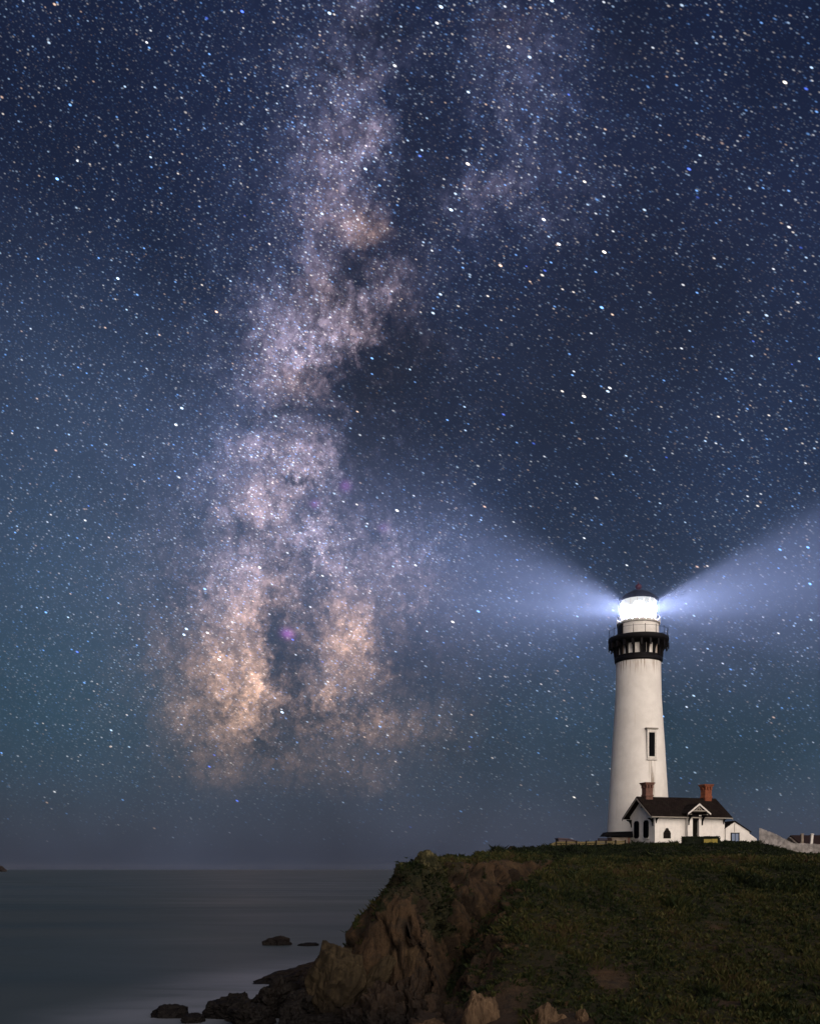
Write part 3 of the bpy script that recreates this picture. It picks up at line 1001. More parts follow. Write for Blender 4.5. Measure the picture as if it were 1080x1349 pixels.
# boulders of the cliff foot
rock('boulder', 'big tan sandstone boulder with a flat top standing free at the cliff foot', (-4.85, 59.2, 1.5), (2.0, 1.6, 3.6), 67, 'sandstone', rz=-8, tilt=(0, 8), cat='boulder', cuts=12, rough=.08, flat=.66)
rock('boulder', 'dark brown boulder lying low between the tan boulder and the cliff', (-2.9, 57.2, .3), (1.3, 1.0, 1.5), 71, 'ledge_rock', rz=25, cat='boulder', rough=.14)
rock('shore_rock', 'low black rock at the bottom edge in front of the big tan boulder', (-5.0, 57.2, .0), (1.5, .7, .6), 63, 'wet_rock', rz=5, group=TR, rough=.12)
rock('boulder', 'leaning tan slab with a yellowish edge resting against the cliff foot', (-2.3, 59.4, 1.9), (.70, 1.0, 2.2), 73, 'sandstone', rz=10, tilt=(0, 30), cat='boulder', cuts=14, rough=.11)
rock('boulder', 'broad dark brown rock at the bottom edge below the leaning slab', (-1.4, 56.4, .2), (1.5, 1.1, 1.9), 79, 'ledge_rock', rz=-15, tilt=(0, -10), cat='boulder', cuts=12, rough=.14)
rock('boulder', 'steep dark brown rock buttress at the cliff foot left of the gully mouth', (.15, 57.6, .6), (1.2, 1.2, 2.4), 81, 'ledge_rock', rz=30, cat='boulder', cuts=12, rough=.14)
rock('boulder', 'pale earthy boulder at the bottom edge below the gully mouth', (.5, 50.0, .35), (1.7, 1.0, 1.0), 83, 'pale_earth', rz=12, tilt=(0, -20), cat='boulder', cuts=12, rough=.12)
rock('boulder', 'tall pale earth pillar with a sharp right side at the bottom edge below the spur', (3.5, 49.6, .6), (1.05, .9, 2.5), 89, 'pale_earth', rz=20, cat='boulder', cuts=10, rough=.09, flat=.72)
rock('boulder', 'pale earth lump at the bottom edge, right of the pillar, below the grass slope', (7.0, 48.6, .75), (1.3, .9, 1.5), 97, 'pale_earth', rz=50, tilt=(0, 12), cat='boulder', rough=.12)
rock('boulder', 'small upright pale earth block close beside the lump below the grass slope', (8.35, 48.4, .9), (.5, .5, 1.2), 101, 'pale_earth', rz=50, cat='boulder', rough=.12)
rock('outcrop', 'lichened pale knob of rock crowning the seaward tip of the headland', (1.05, 64.4, 9.35), (.74, .75, .75), 103, 'lichen_rock', rz=10, cat='rock outcrop', rough=.12)
rock('sea_stack', 'dark blocky far rock on the sea horizon at the left edge', (-1250, 3000, 2.0), (26, 22, 16), 107, 'ledge_rock', cat='sea stack', sub=4, cuts=14)

# ------------------------------------------------------------------ lighthouse
LX, LY, LZ = 31.7, 137.0, 12.6
lh = thing('lighthouse', 'tall white tapering lighthouse tower with black gallery and glowing lantern on the headland', 'lighthouse', (LX, LY, LZ))
prof = [(4.35, -1.6), (4.30, .4), (4.25, 1.6), (4.12, 4.0), (4.0, 6.4), (3.77, 10.0), (3.54, 13.9), (3.32, 17.2), (3.14, 20.1), (3.07, 23.0), (3.05, 25.1), (3.05, 27.6)]
MB().lathe(prof, 96).build('tower_shaft', M['tower'], lh, smooth=True)
MB().lathe([(3.0, 24.95), (3.12, 24.95), (3.26, 25.1), (3.28, 25.45), (3.20, 25.6), (3.22, 25.85), (3.0, 25.85)], 72).build('collar_ring', M['black_iron'], lh)
dk = MB().lathe([(3.0, 27.25), (3.30, 27.25), (3.55, 27.45), (3.95, 27.62), (4.12, 27.86), (4.16, 28.12), (4.10, 28.36), (4.0, 28.42), (2.6, 28.44)], 72).build('gallery_deck', M['black_iron'], lh)
NB = 21
for k in range(NB):
    a = 2 * math.pi * (k + .35) / NB
    mb = MB()
    w = .135
    pts = [(3.0, -w, 25.7), (3.32, -w, 25.7), (3.40, -w, 26.5), (3.62, -w, 26.95), (3.98, -w, 27.05), (4.02, -w, 26.75), (4.12, -w, 26.75), (4.12, -w, 27.6), (3.0, -w, 27.6)]
    mb.prism(pts, (0, 2 * w, 0))
    mb.build('bracket', M['black_iron'], lh, rz=a)
# a blind door between two brackets
va = math.atan2(-LY, -LX)                                     # bearing of the camera side
MB().box((3.0, -.42, 25.8), (3.16, .42, 27.3), .03).build('gallery_hatch', M['black_wood'], lh, rz=va + .20)
rl = MB()
rl.lathe([(3.99, 29.36), (4.02, 29.36), (4.02, 29.39), (3.99, 29.39), (3.99, 29.36)], 64)
rail = rl.build('gallery_railing', M['black_iron'], lh)
for k in range(16):
    a = 2 * math.pi * k / 16
    MB().lathe([(0, 28.3), (.035, 28.3), (.035, 29.46), (.06, 29.5), (0, 29.58)], 8).build('baluster', M['black_iron'], rail, (4.005 * math.cos(a), 4.005 * math.sin(a), 0))
MB().lathe([(2.80, 28.3), (2.84, 28.5), (2.78, 28.6), (2.76, 30.25), (2.5, 30.3)], 72).build('watch_room', M['white_wall'], lh, smooth=False)
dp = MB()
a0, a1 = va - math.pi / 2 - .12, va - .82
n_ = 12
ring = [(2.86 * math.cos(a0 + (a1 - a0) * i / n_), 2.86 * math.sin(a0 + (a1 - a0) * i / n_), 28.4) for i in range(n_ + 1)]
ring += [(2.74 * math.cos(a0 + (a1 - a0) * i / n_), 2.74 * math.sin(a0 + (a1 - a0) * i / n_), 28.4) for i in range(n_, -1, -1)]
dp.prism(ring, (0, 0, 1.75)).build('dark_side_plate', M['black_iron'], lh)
lg = MB().lathe([(2.5, 30.2), (2.86, 30.22), (2.98, 30.30), (2.98, 30.42), (2.3, 30.44)], 72).build('lantern_gallery', M['white_trim'], lh)
lr = MB()
lr.lathe([(2.90, 31.20), (2.94, 31.20), (2.94, 31.25), (2.90, 31.25), (2.90, 31.20)], 48)
lrail = lr.build('lantern_railing', M['white_trim'], lh)
for k in range(24):
    a = 2 * math.pi * k / 24
    MB().lathe([(0, 30.4), (.028, 30.4), (.028, 31.22), (0, 31.24)], 6).build('baluster', M['white_trim'], lrail, (2.92 * math.cos(a), 2.92 * math.sin(a), 0))
MB().lathe([(2.40, 30.4), (2.46, 30.45), (2.44, 30.75), (2.36, 30.78)], 32).build('lantern_sill', M['white_trim'], lh)
glz = MB().lathe([(2.37, 30.76), (2.37, 33.72)], 16).build('lantern_glazing', M['lit_glazing'], lh, rz=.1)
mul = MB()
for k in range(16):
    a = 2 * math.pi * k / 16 + .1
    c_, s_ = math.cos(a), math.sin(a)
    mul.beam((2.39 * c_, 2.39 * s_, 30.7), (2.39 * c_, 2.39 * s_, 33.75), .05, .05)
mul.build('glazing_bar', M['white_trim'], lh)
MB().lathe([(.0, 31.0), (.55, 31.0), (.85, 31.5), (.95, 32.3), (.85, 33.1), (.55, 33.6), (0, 33.6)], 24).build('lens', M['lit_lens'], lh, smooth=True)
lrf = MB().lathe([(2.3, 33.62), (2.48, 33.62), (2.62, 33.76), (2.60, 33.90), (2.42, 34.02), (2.05, 34.36), (1.55, 34.68), (1.0, 34.92), (.58, 35.04), (.42, 35.12), (.0, 35.14)], 48).build('lantern_roof', M['black_iron'], lh, smooth=True)
MB().lathe([(.0, 35.06), (.26, 35.08), (.20, 35.18), (.40, 35.34), (.46, 35.56), (.38, 35.80), (.18, 35.94), (.08, 36.0), (.05, 36.2), (0, 36.24)], 20).build('ball_finial', M['red_paint'], lrf, smooth=True)
# window in the shaft
wz = math.atan(0) + .268
ws = MB()
for lo, hi in (((-.72, -3.80, 11.4), (-.44, -3.3, 15.3)), ((.44, -3.80, 11.4), (.72, -3.3, 15.3)), ((-.439, -3.79, 14.85), (.439, -3.3, 15.28)), ((-.439, -3.79, 11.3), (.439, -3.3, 11.62))):
    ws.box(lo, hi, .03)
win = ws.build('window', M['white_trim'], lh, rz=wz)
MB().box((-.90, -3.94, 15.3), (.90, -3.3, 15.50), .04).build('hood', M['grey_trim'], win)
MB().box((-.76, -3.86, 11.12), (.76, -3.3, 11.298), .03).build('sill', M['white_trim'], win)
MB().box((-.438, -3.70, 11.622), (.438, -3.4, 14.848)).build('pane', M['pane'], win)

# ------------------------------------------------------------------ white house in front of the tower
HR = R(19)
hs = thing('house', 'white gabled house with dark shingle roof and small porch at the foot of the lighthouse', 'house', (31.0, 125.0, 12.46), HR)
LEN, DEP, EAV, RID = 10.5, 5.8, 3.45, 5.6
wl = MB()
wl.prism([(0, 0, -1.0), (0, DEP, -1.0), (0, DEP, EAV), (0, DEP / 2, RID), (0, 0, EAV)], (LEN, 0, 0))
wl.build('wall', M['white_wall'], hs)
rf = MB()
sl_ = (RID - EAV) / (DEP / 2)
for sgn in (1, -1):
    def at(d, z):                                              # d: distance down the slope plan, measured from the ridge
        return (-.85, DEP / 2 - sgn * d, z)
    d1 = DEP / 2 + .62
    rz_, ez_ = RID + .10, RID + .10 - sl_ * d1
    rf.prism([at(0.0, rz_), at(d1, ez_), at(d1, ez_ + .16), at(0.0, rz_ + .20)], (LEN + 1.6, 0, 0))
roof = rf.build('roof', M['roof'], hs)
for x_ in (-.90, LEN + .78):                                   # bargeboards under the verges
    bb = MB()
    for sgn in (1, -1):
        bb.prism([(x_, DEP / 2, RID - .13), (x_, DEP / 2 - sgn * (DEP / 2 + .62), RID - .13 - sl_ * (DEP / 2 + .62)), (x_, DEP / 2 - sgn * (DEP / 2 + .62), RID + .09 - sl_ * (DEP / 2 + .62)), (x_, DEP / 2, RID + .09)], (.05, 0, 0))
    bb.build('bargeboard', M['grey_trim'], roof)
MB().beam((-.9, -.70, EAV - .36), (LEN + .75, -.70, EAV - .36), .12, .13).build('gutter', M['grey_trim'], roof)
MB().box((-.03, DEP / 2 - .09, RID - 1.15), (-.14, DEP / 2 + .09, RID - .55), .02).build('gable_pendant', M['black_wood'], hs)


def chimney(x_, mat, h0=4.9, h1=7.72):
    mb = MB()
    w_ = .52
    mb.box((x_ - w_, DEP / 2 - w_, h0), (x_ + w_, DEP / 2 + w_, h1 - .72), .03)
    for k in range(8):                                         # corbelled head on little piers
        pass
    mb.box((x_ - w_ - .06, DEP / 2 - w_ - .06, RID + .3), (x_ + w_ + .06, DEP / 2 + w_ + .06, RID + .55), .03)
    for i in (-1, 0, 1):
        for q in (-1, 1):
            mb.box((x_ + i * .40 - .12, DEP / 2 + q * .50 - .12, h1 - .725), (x_ + i * .40 + .12, DEP / 2 + q * .50 + .12, h1 - .32))
            if i == 0:
                mb.box((x_ + q * .50 - .12, DEP / 2 - .12, h1 - .724), (x_ + q * .50 + .12, DEP / 2 + .12, h1 - .321))
    mb.box((x_ - .36, DEP / 2 - .36, h1 - .722), (x_ + .36, DEP / 2 + .36, h1 - .319))
    mb.box((x_ - w_ - .14, DEP / 2 - w_ - .14, h1 - .323), (x_ + w_ + .14, DEP / 2 + w_ + .14, h1 - .15), .03)
    mb.box((x_ - w_ - .22, DEP / 2 - w_ - .22, h1 - .151), (x_ + w_ + .22, DEP / 2 + w_ + .22, h1), .03)
    return mb.build('chimney', M[mat], hs)


props(chimney(.75, 'brick_brown'), 'dull brown brick chimney by the left gable')
props(chimney(9.75, 'brick_red'), 'bright orange-red brick chimney by the right gable')


def gable_window(d):
    hw, z0, z1 = .56, .50, 2.78
    ch = .24
    pts = [(-.02, d - hw + ch, z0), (-.02, d + hw - ch, z0), (-.02, d + hw, z0 + ch), (-.02, d + hw, z1 - ch), (-.02, d + hw - ch, z1), (-.02, d - hw + ch, z1), (-.02, d - hw, z1 - ch), (-.02, d - hw, z0 + ch)]
    w_ = MB().prism(pts, (-.09, 0, 0)).build('window', M['black_wood'], hs)
    pi = [(p[0] - .091, d + (p[1] - d) * .78, 1.64 + (p[2] - 1.64) * .88) for p in pts]
    MB().prism(pi, (-.015, 0, 0)).build('pane', M['pane'], w_)
    MB().box((-.20, d - hw - .06, z0 - .14), (-.02, d + hw + .06, z0 - .02), .02).build('sill', M['white_trim'], w_)


gable_window(4.18)
gable_window(1.92)
# cellar vent: low pointed niche in the long wall
vt = MB().prism([(1.25, -.02, .42), (2.3, -.02, .42), (2.3, -.02, 1.12), (2.02, -.02, 1.5), (1.90, -.02, 1.72), (1.65, -.02, 1.72), (1.53, -.02, 1.5), (1.25, -.02, 1.12)], (0, -.07, 0)).build('vent_window', M['fence_post'], hs)
for i in range(4):
    MB().box((1.36, -.12, .55 + i * .24), (2.19, -.088, .66 + i * .24), .01).build('louvre', M['black_wood'], vt)


def eave_brace(x_, y_, dirx, diry, zt, s=.75, name='eave_bracket'):
    """curved wooden brace in the vertical plane of (dirx, diry)"""
    mb = MB()
    pts = [(0, 0)] + [(s * (1 - math.cos(t)) * .95 + .0, -1.35 * s * (1 - math.sin(t))) for t in np.linspace(0, math.pi / 2, 7)]
    pl = [(0.0, -1.35 * s), (.10 * s, -1.35 * s), (.22 * s, -.8 * s), (.5 * s, -.36 * s), (s, -.16 * s), (s, 0), (0, 0)]
    w_ = .11
    nxv, nyv = -diry * w_, dirx * w_
    mb.prism([(x_ + dirx * a - nxv / 2, y_ + diry * a - nyv / 2, zt + b) for a, b in pl], (nxv, nyv, 0))
    return mb.build(name, M['black_wood'], hs)


eave_brace(-.02, .35, -1, 0, 3.0, .75)
eave_brace(-.02, DEP - .35, -1, 0, 3.0, .75)
eave_brace(.18, -.02, 0, -1, 3.02, .5)
eave_brace(LEN - .18, -.02, 0, -1, 3.02, .5)
eave_brace(0.35, DEP + .02, 0, 1, 3.02, .5)

# porch: shallow lobby, dark door, bracketed gable roof
PC = 5.62
MB().box((PC - 1.12, -.55, -1.0), (PC - .36, -.01, 3.45), .02).build('lobby_wall', M['white_wall'], hs)
MB().box((PC + .58, -.55, -1.0), (PC + 1.12, -.01, 3.45), .02).build('lobby_wall', M['white_wall'], hs)
MB().box((PC - .358, -.54, 2.75), (PC + .578, -.01, 3.45)).build('lintel', M['black_wood'], hs)
dr = MB().box((PC - .357, -.20, -.9), (PC + .577, -.012, 2.748), .02).build('door', M['tan_door'], hs)
MB().lathe([(0, -.05), (.05, -.03), (.05, .03), (0, .05)], 10).build('handle', M['grey_trim'], dr, (PC + .45, -.25, 1.0))
ap, ev, hw = 4.72, 3.50, 1.68
pr = MB()
for s_ in (1, -1):
    pr.prism([(PC, -1.45, ap), (PC + s_ * hw, -1.45, ev), (PC + s_ * hw, -1.45, ev + .14), (PC, -1.45, ap + .18)], (0, 2.6, 0))
proof = pr.build('porch_roof', M['roof'], hs)
pb = MB()
for s_ in (1, -1):
    pb.prism([(PC, -1.51, ap - .10), (PC + s_ * (hw + .03), -1.51, ev - .10), (PC + s_ * (hw + .03), -1.51, ev + .12), (PC, -1.51, ap + .14)], (0, .055, 0))
pb.build('bargeboard', M['white_trim'], proof)
tr_ = MB()
tr_.beam((PC - .95, -1.40, 3.92), (PC + .95, -1.40, 3.92), .08, .14)
tr_.beam((PC, -1.40, 3.95), (PC, -1.40, 4.62), .08, .10, (0, 1, 0))
tr_.beam((PC - .55, -1.39, 3.90), (PC, -1.39, 4.40), .06, .10)
tr_.beam((PC + .55, -1.39, 3.90), (PC, -1.39, 4.40), .06, .10)
tr_.build('truss', M['grey_trim'], proof)
MB().prism([(PC - 1.2, -.9, 3.66), (PC + 1.2, -.9, 3.66), (PC, -.9, 4.60)], (0, .30, 0)).build('porch_infill', M['fence_post'], proof)
eave_brace(PC - 1.0, -.56, 0, -1, 3.42, .95, 'porch_bracket')
eave_brace(PC + 1.02, -.56, 0, -1, 3.42, .95, 'porch_bracket')
MB().beam((PC - 1.2, -.56, 3.46), (PC - 1.2, -1.48, 3.46), .14, .12).build('porch_plate', M['grey_trim'], proof)
MB().beam((PC + 1.2, -.56, 3.46), (PC + 1.2, -1.48, 3.46), .14, .12).build('porch_plate', M['grey_trim'], proof)
MB().box((PC - .7, -1.2, -1.0), (PC + .9, -.56, -.1), .03).build('door_step', M['stucco_tan'], hs)

# ------------------------------------------------------------------ small white outbuilding to the right
ob = thing('outbuilding', 'small white gabled outbuilding with a blue window right of the house', 'outbuilding', (41.1, 128.6, 12.5), R(9))
MB().prism([(0, 0, -1.2), (3.35, 0, -1.2), (3.35, 0, 1.35), (1.25, 0, 2.62), (0, 0, 1.8)], (0, 2.6, 0)).build('wall', M['white_wall'], ob)
orf = MB()
orf.prism([(1.25, -.18, 2.66), (3.55, -.18, 1.27), (3.55, -.18, 1.36), (1.25, -.18, 2.78)], (0, 3.0, 0))
orf.prism([(1.249, -.17, 2.66), (-.25, -.17, 1.68), (-.25, -.17, 1.78), (1.249, -.17, 2.78)], (0, 3.0, 0))
orf.build('roof', M['roof'], ob)
ow = MB()
for lo, hi in (((.72, -.09, .0), (.84, -.01, 1.22)), ((1.80, -.09, .0), (1.92, -.01, 1.22)), ((.841, -.085, 1.10), (1.799, -.01, 1.22)), ((.841, -.085, .0), (1.799, -.01, .10)), ((1.28, -.075, .10), (1.35, -.01, 1.10))):
    ow.box(lo, hi)
ow = ow.build('window', M['black_wood'], ob)
MB().box((.842, -.05, .102), (1.798, -.008, 1.098)).build('pane', M['blue_pane'], ow)
MB().box((.68, -.16, -.14), (1.96, -.01, -.02), .02).build('sill', M['brick_brown'], ow)
MB().beam((1.25, -.03, 1.3), (1.25, -.03, 2.4), .04, .04, (0, 1, 0)).build('drain_pipe', M['grey_trim'], ob)
MB().prism([(3.36, .3, -1.2), (4.55, .3, -1.2), (4.55, .3, .42), (3.36, .3, 1.22)], (0, .35, 0)).build('side_wall', M['white_wall'], ob)

# low passage with a black roof left of the house
an = thing('annex', 'low stained annex with a black flat-topped roof between lighthouse and tan board fence', 'annex', (25.4, 128.9, 12.0))
MB().box((.95, .35, -1.0), (3.45, 2.9, 1.12), .02).build('wall', M['stucco_tan'], an)
hr = MB()
bmv = [hr.bm.verts.new(p) for p in ((0, 0, 1.32), (3.75, 0, 1.12), (3.75, 3.2, 1.12), (0, 3.2, 1.32), (.35, .3, 1.82), (3.75, .4, 1.92), (3.75, 2.8, 1.92), (.35, 2.9, 1.82))]
for q in ((0, 3, 2, 1), (4, 5, 6, 7), (0, 1, 5, 4), (1, 2, 6, 5), (2, 3, 7, 6), (3, 0, 4, 7)):
    hr.bm.faces.new([bmv[i] for i in q])
hr.build('roof', M['black_wood'], an)
MB().box((3.12, .22, -1.0), (3.34, .348, 1.11), .02).build('corner_post', M['brick_brown'], an)


# ------------------------------------------------------------------ fences
def paling_fence(name, label, pts, mat, gap=.16, width=.13, post_mat=None, post_step=2.2, ragged=.03):
    """pts: (x, y, base z, top z) along the run"""
    t_ = thing(name, label, 'fence', pts[0][:3])
    o0 = Vector(pts[0][:3])
    r_ = random.Random(len(pts))
    pal, rails = MB(), MB()
    posts = []
    acc = 0.0
    for a, b in zip(pts, pts[1:]):
        L_ = math.hypot(b[0] - a[0], b[1] - a[1])
        n_ = max(1, int(L_ / gap))
        for i in range(n_):
            f_ = (i + .5) / n_
            p = [a[k] * (1 - f_) + b[k] * f_ for k in range(4)]
            dx_, dy_ = (b[0] - a[0]) / L_, (b[1] - a[1]) / L_
            top = p[3] + r_.uniform(-ragged, ragged)
            q = Vector((p[0], p[1], 0)) - Vector((o0.x, o0.y, 0))
            h_ = width / 2
            tip_ = top + .08
            P_ = [(q.x - dx_ * h_, q.y - dy_ * h_, p[2] - .25 - o0.z), (q.x + dx_ * h_, q.y + dy_ * h_, p[2] - .25 - o0.z), (q.x + dx_ * h_, q.y + dy_ * h_, top - o0.z), (q.x, q.y, tip_ - o0.z), (q.x - dx_ * h_, q.y - dy_ * h_, top - o0.z)]
            pal.prism(P_, (dy_ * .03, -dx_ * .03, 0))
            acc += L_ / n_
            if acc > post_step:
                acc = 0
                posts.append((q.x - dy_ * .1, q.y + dx_ * .1, p[2] - .6 - o0.z, top - .05 - o0.z))
        dy2 = Vector((-(b[1] - a[1]) / L_, (b[0] - a[0]) / L_, 0)) * .04
        for fr in (.22, .8):
            A = Vector((a[0], a[1], a[2] + (a[3] - a[2]) * fr)) - o0 + dy2
            B = Vector((b[0], b[1], b[2] + (b[3] - b[2]) * fr)) - o0 + dy2
            rails.beam(A, B, .05, .10)
    pal.build('palings', M[mat], t_)
    rails.build('rails', M[mat], t_)
    for (x_, y_, z0, z1) in posts:
        MB().box((x_ - .07, y_ - .07, z0), (x_ + .07, y_ + .07, z1), .01).build('post', M[post_mat or mat], t_)
    return t_


paling_fence('picket_fence', 'pale grey paling fence running downhill from the outbuilding to the right edge',
             [(44.75, 126.5, 12.35, 14.20), (46.7, 126.2, 11.65, 13.45), (48.75, 126.0, 10.80, 12.28), (53.0, 125.5, 10.42, 12.05), (58.0, 125.0, 10.30, 11.95)], 'fence_grey', .16, .145)


def board_fence(name, label, pts):
    t_ = thing(name, label, 'fence', (pts[0][0], pts[0][1], ground_z(pts[0][0], pts[0][1])))
    o0 = Vector(t_.location)
    bd = MB()
    for a, b in zip(pts, pts[1:]):
        za, zb = ground_z(*a), ground_z(*b)
        for lo, hh_ in ((.10, .20), (.36, .22)):
            bd.beam(Vector((a[0], a[1], za + lo + hh_ / 2)) - o0, Vector((b[0], b[1], zb + lo + hh_ / 2)) - o0, .05, hh_)
    bd.build('boards', M['fence_tan'], t_)
    for i, a in enumerate(pts):
        z_ = ground_z(*a)
        MB().box((a[0] - o0.x - .09, a[1] - o0.y - .14, z_ - .5 - o0.z), (a[0] - o0.x + .09, a[1] - o0.y - .03, z_ + .70 - o0.z), .01).build('post', M['fence_post'], t_)
    return t_


board_fence('board_fence', 'low weathered tan board fence with dark posts left of the lighthouse', [(16.9 + i * 1.32, 122.6 + .42 * i) for i in range(9)])

sh = thing('shed', 'low dark purplish lean-to roof behind the tan board fence at the cliff edge', 'shed', (19.2, 127.6, ground_z(19.6, 127.6)), R(4))
MB().prism([(0, 0, -1), (3.1, 0, -1), (3.1, 0, .42), (1.2, 0, .92), (0, 0, .98)], (0, 1.8, 0)).build('wall', M['purple_roof'], sh)
sr = MB()
sr.prism([(-.1, -.15, .99), (1.25, -.15, .94), (3.4, -.15, .38), (3.4, -.15, .46), (1.25, -.15, 1.03), (-.1, -.15, 1.09)], (0, 2.1, 0))
sr.build('roof', M['purple_roof'], sh)
MB().box((.6, -.05, .05), (1.0, -.005, .6)).build('door', M['fence_post'], sh)

bx_ = thing('bench', 'low dark reddish slatted bench behind the right end of the tan board fence', 'bench', (24.4, 127.9, ground_z(24.8, 127.9)))
MB().box((0, 0, .40), (1.9, .5, .48), .01).build('seat', M['dark_red_roof'], bx_)
for z_ in (.62, .80):
    MB().box((0, .48, z_), (1.9, .53, z_ + .13), .01).build('backrest_slat', M['dark_red_roof'], bx_)
for x_ in (.08, 1.7):
    MB().box((x_, .03, -.2), (x_ + .12, .10, .399), .01).build('leg', M['dark_red_roof'], bx_)
    MB().box((x_, .40, -.2), (x_ + .12, .479, .95), .01).build('leg', M['dark_red_roof'], bx_)

# hedge and yellow board before the porch
hg = thing('hedge', 'low dark clipped hedge in front of the house porch', 'hedge', (33.7, 121.6, 12.2))
hb_ = MB().box((0, 0, -.5), (4.5, .9, .66), .12)
bmesh.ops.subdivide_edges(hb_.bm, edges=hb_.bm.edges[:], cuts=6, use_grid_fill=True)
for v_ in hb_.bm.verts:
    v_.co += Vector(mnoise.noise_vector(v_.co * 2.3)) * .10
hb_.build('branches', M['leaf'], hg)
hn = 5200
hp = nr.rand(hn, 3) * np.array((4.6, 1.0, .9)) + np.array((-.05, -.05, -.1))
hp[:, 2] += .12 * fbm(hp * 1.5 + 3, 3)
axs = nr.normal(size=(hn, 3)); axs /= np.linalg.norm(axs, axis=1)[:, None]
bxs = np.cross(axs, nr.normal(size=(hn, 3))); bxs /= np.linalg.norm(bxs, axis=1)[:, None]
sz = (.05 + .06 * nr.rand(hn))[:, None]
QV = np.stack([hp - axs * sz, hp + bxs * sz * .6, hp + axs * sz, hp - bxs * sz * .6], 1).reshape(-1, 3)
me = bpy.data.meshes.new('foliage')
me.from_pydata(QV.tolist(), [], (np.arange(hn)[:, None] * 4 + np.arange(4)).tolist())
at_ = me.attributes.new('tint', 'FLOAT', 'POINT')
at_.data.foreach_set('value', np.repeat(np.clip(.18 + .2 * nr.randn(hn), 0, 1), 4).astype(np.float32))
link_mesh('foliage', me, M['leaf'], hg)
yb = thing('sign_board', 'small bright yellow board at the foot of the hedge below the porch', 'sign', (36.05, 121.1, 12.1))
MB().box((0, 0, .08), (.95, .06, .55), .01).build('panel', M['yellow'], yb)
MB().box((1.0, 0.002, .08), (1.68, .058, .58), .01).build('panel', M['yellow'], yb)
for x_ in (.1, .8, 1.5):
    MB().box((x_, .061, -.4), (x_ + .07, .12, .56)).build('post', M['fence_post'], yb)

# dark building and gateposts at the right edge
br_ = thing('barn', 'low dark red-roofed building at the right edge behind the gateposts', 'building', (52.3, 133.0, 10.5), R(2))
MB().prism([(0, 0, -.6), (0, 6, -.6), (0, 6, 1.7), (0, 3, 2.9), (0, 0, 1.7)], (12, 0, 0)).build('wall', M['stucco_tan'], br_)
b2 = MB()
b2.prism([(.25, 3, 3.0), (.25, -.5, 1.55), (.25, -.5, 1.68), (.25, 3, 3.14)], (12, 0, 0))
b2.prism([(.25, 3, 3.0), (.25, 6.5, 1.55), (.25, 6.5, 1.68), (.25, 3, 3.14)], (12, 0, 0))
b2.build('roof', M['dark_red_roof'], br_)
MB().box((2.0, -.06, -.3), (3.0, -.005, 1.4), .01).build('door', M['black_wood'], br_)
for (px_, lab, mat, lean_) in ((50.85, 'upright tan gatepost, left one of the pair above the grey fence', 'stucco_tan', 0), (51.9, 'white leaning gatepost, right one of the pair above the grey fence', 'white_trim', 5)):
    gz = ground_z(px_, 128.0)
    gp = MB().box((-.15, -.15, -.5), (.15, .15, 13.45 - gz), .02)
    gp.box((-.20, -.20, 13.45 - gz), (.20, .20, 13.57 - gz), .03)
    g_ = gp.build('gatepost', M[mat], None, (px_, 128.0, gz))
    g_.rotation_euler = (0, R(lean_), 0)
    props(g_, lab, 'gatepost')

# ------------------------------------------------------------------ the lamp: flat rotating sheet of light, blanked towards the land
lamp_d = bpy.data.lights.new('lantern_lamp', 'POINT')
lamp_d.energy = 1.0
lamp_d.shadow_soft_size = .05
lamp_d.use_nodes = True
lt = NT(lamp_d.node_tree)
lt.t.nodes.clear()
inc = lt.n('ShaderNodeNewGeometry').outputs['Incoming']
ix, iy, iz = lt.sep(inc)
az = lt.m('ARCTAN2', ix, lt.m('MULTIPLY', iy, -1.0))           # 0 = towards -Y, positive to +X
elv = lt.m('ARCSINE', iz)
thin = lt.m('POWER', .36788, lt.m('POWER', lt.m('ABSOLUTE', lt.m('DIVIDE', lt.m('SUBTRACT', elv, R(BEAM_EL)), R(BEAM_H))), 2.0))
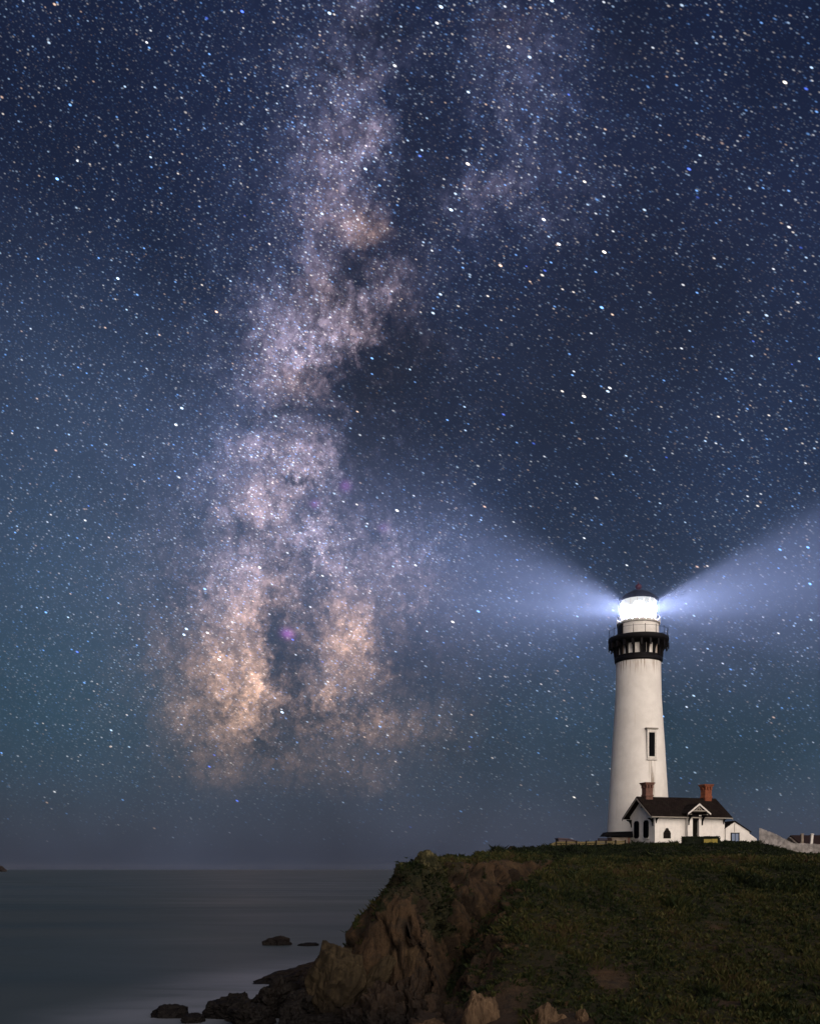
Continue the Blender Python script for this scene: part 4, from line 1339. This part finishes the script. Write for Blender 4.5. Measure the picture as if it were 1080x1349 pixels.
# blanked sector faces the shore; bright panels at both of its edges
la = lt.m('MULTIPLY', az, 180 / math.pi)
rib = lt.n('ShaderNodeTexNoise')
lt.put(rib.inputs['Vector'], lt.comb(lt.m('MULTIPLY', la, .09), lt.m('MULTIPLY', elv, 6.0), 0.0))
rib.inputs['Scale'].default_value = 1.0
rib.inputs['Detail'].default_value = 3.0
streaks = lt.mr(rib.outputs['Fac'], .3, .7, .78, 1.22)
left = lt.m('MULTIPLY', lt.mr(la, -37.5, -33.0, 1, 0), lt.m('POWER', lt.mr(la, -190, -34, .38, 1.0, 'LINEAR'), 2.0))
right = lt.m('MULTIPLY', lt.mr(la, 14.5, 18.5, 0, 1), lt.m('POWER', lt.mr(la, 16, 190, 1.0, .38, 'LINEAR'), 2.0))
spill = lt.m('MULTIPLY', lt.m('POWER', .36788, lt.m('POWER', lt.m('ABSOLUTE', lt.m('DIVIDE', lt.m('SUBTRACT', elv, R(4.0)), R(8.0))), 2.0)), .075)
shape = lt.m('MULTIPLY', lt.m('MULTIPLY', lt.m('ADD', left, right), thin), streaks)
shape = lt.m('ADD', shape, lt.m('MULTIPLY', spill, lt.m('ADD', lt.m('ADD', left, right), .35)))
e_ = lt.n('ShaderNodeEmission')
e_.inputs['Color'].default_value = (.49, .58, 1.0, 1)
lt.put(e_.inputs['Strength'], lt.m('MULTIPLY', shape, BEAM_POWER))
lo_ = lt.n('ShaderNodeOutputLight')
lt.L.new(e_.outputs[0], lo_.inputs[0])
lamp = bpy.data.objects.new('lantern_lamp', lamp_d)
C.objects.link(lamp)
lamp.location = (LX, LY, LZ + 32.2)

# ------------------------------------------------------------------ sea air
hz = MB().box((-11500, -11500, -7.5), (11500, 11500, 51.5))
haze = hz.build('haze', None)
mt = bpy.data.materials.new('sea_haze')
mt.use_nodes = True
t_ = mt.node_tree
t_.nodes.clear()
pv = t_.nodes.new('ShaderNodeVolumePrincipled')
pv.inputs['Color'].default_value = (.9, .93, 1, 1)
pv.inputs['Density'].default_value = HAZE
pv.inputs['Anisotropy'].default_value = 0.0
mo = t_.nodes.new('ShaderNodeOutputMaterial')
t_.links.new(pv.outputs[0], mo.inputs['Volume'])
mt.cycles.volume_sampling = 'EQUIANGULAR'
haze.data.materials.append(mt)
haze['kind'] = 'stuff'
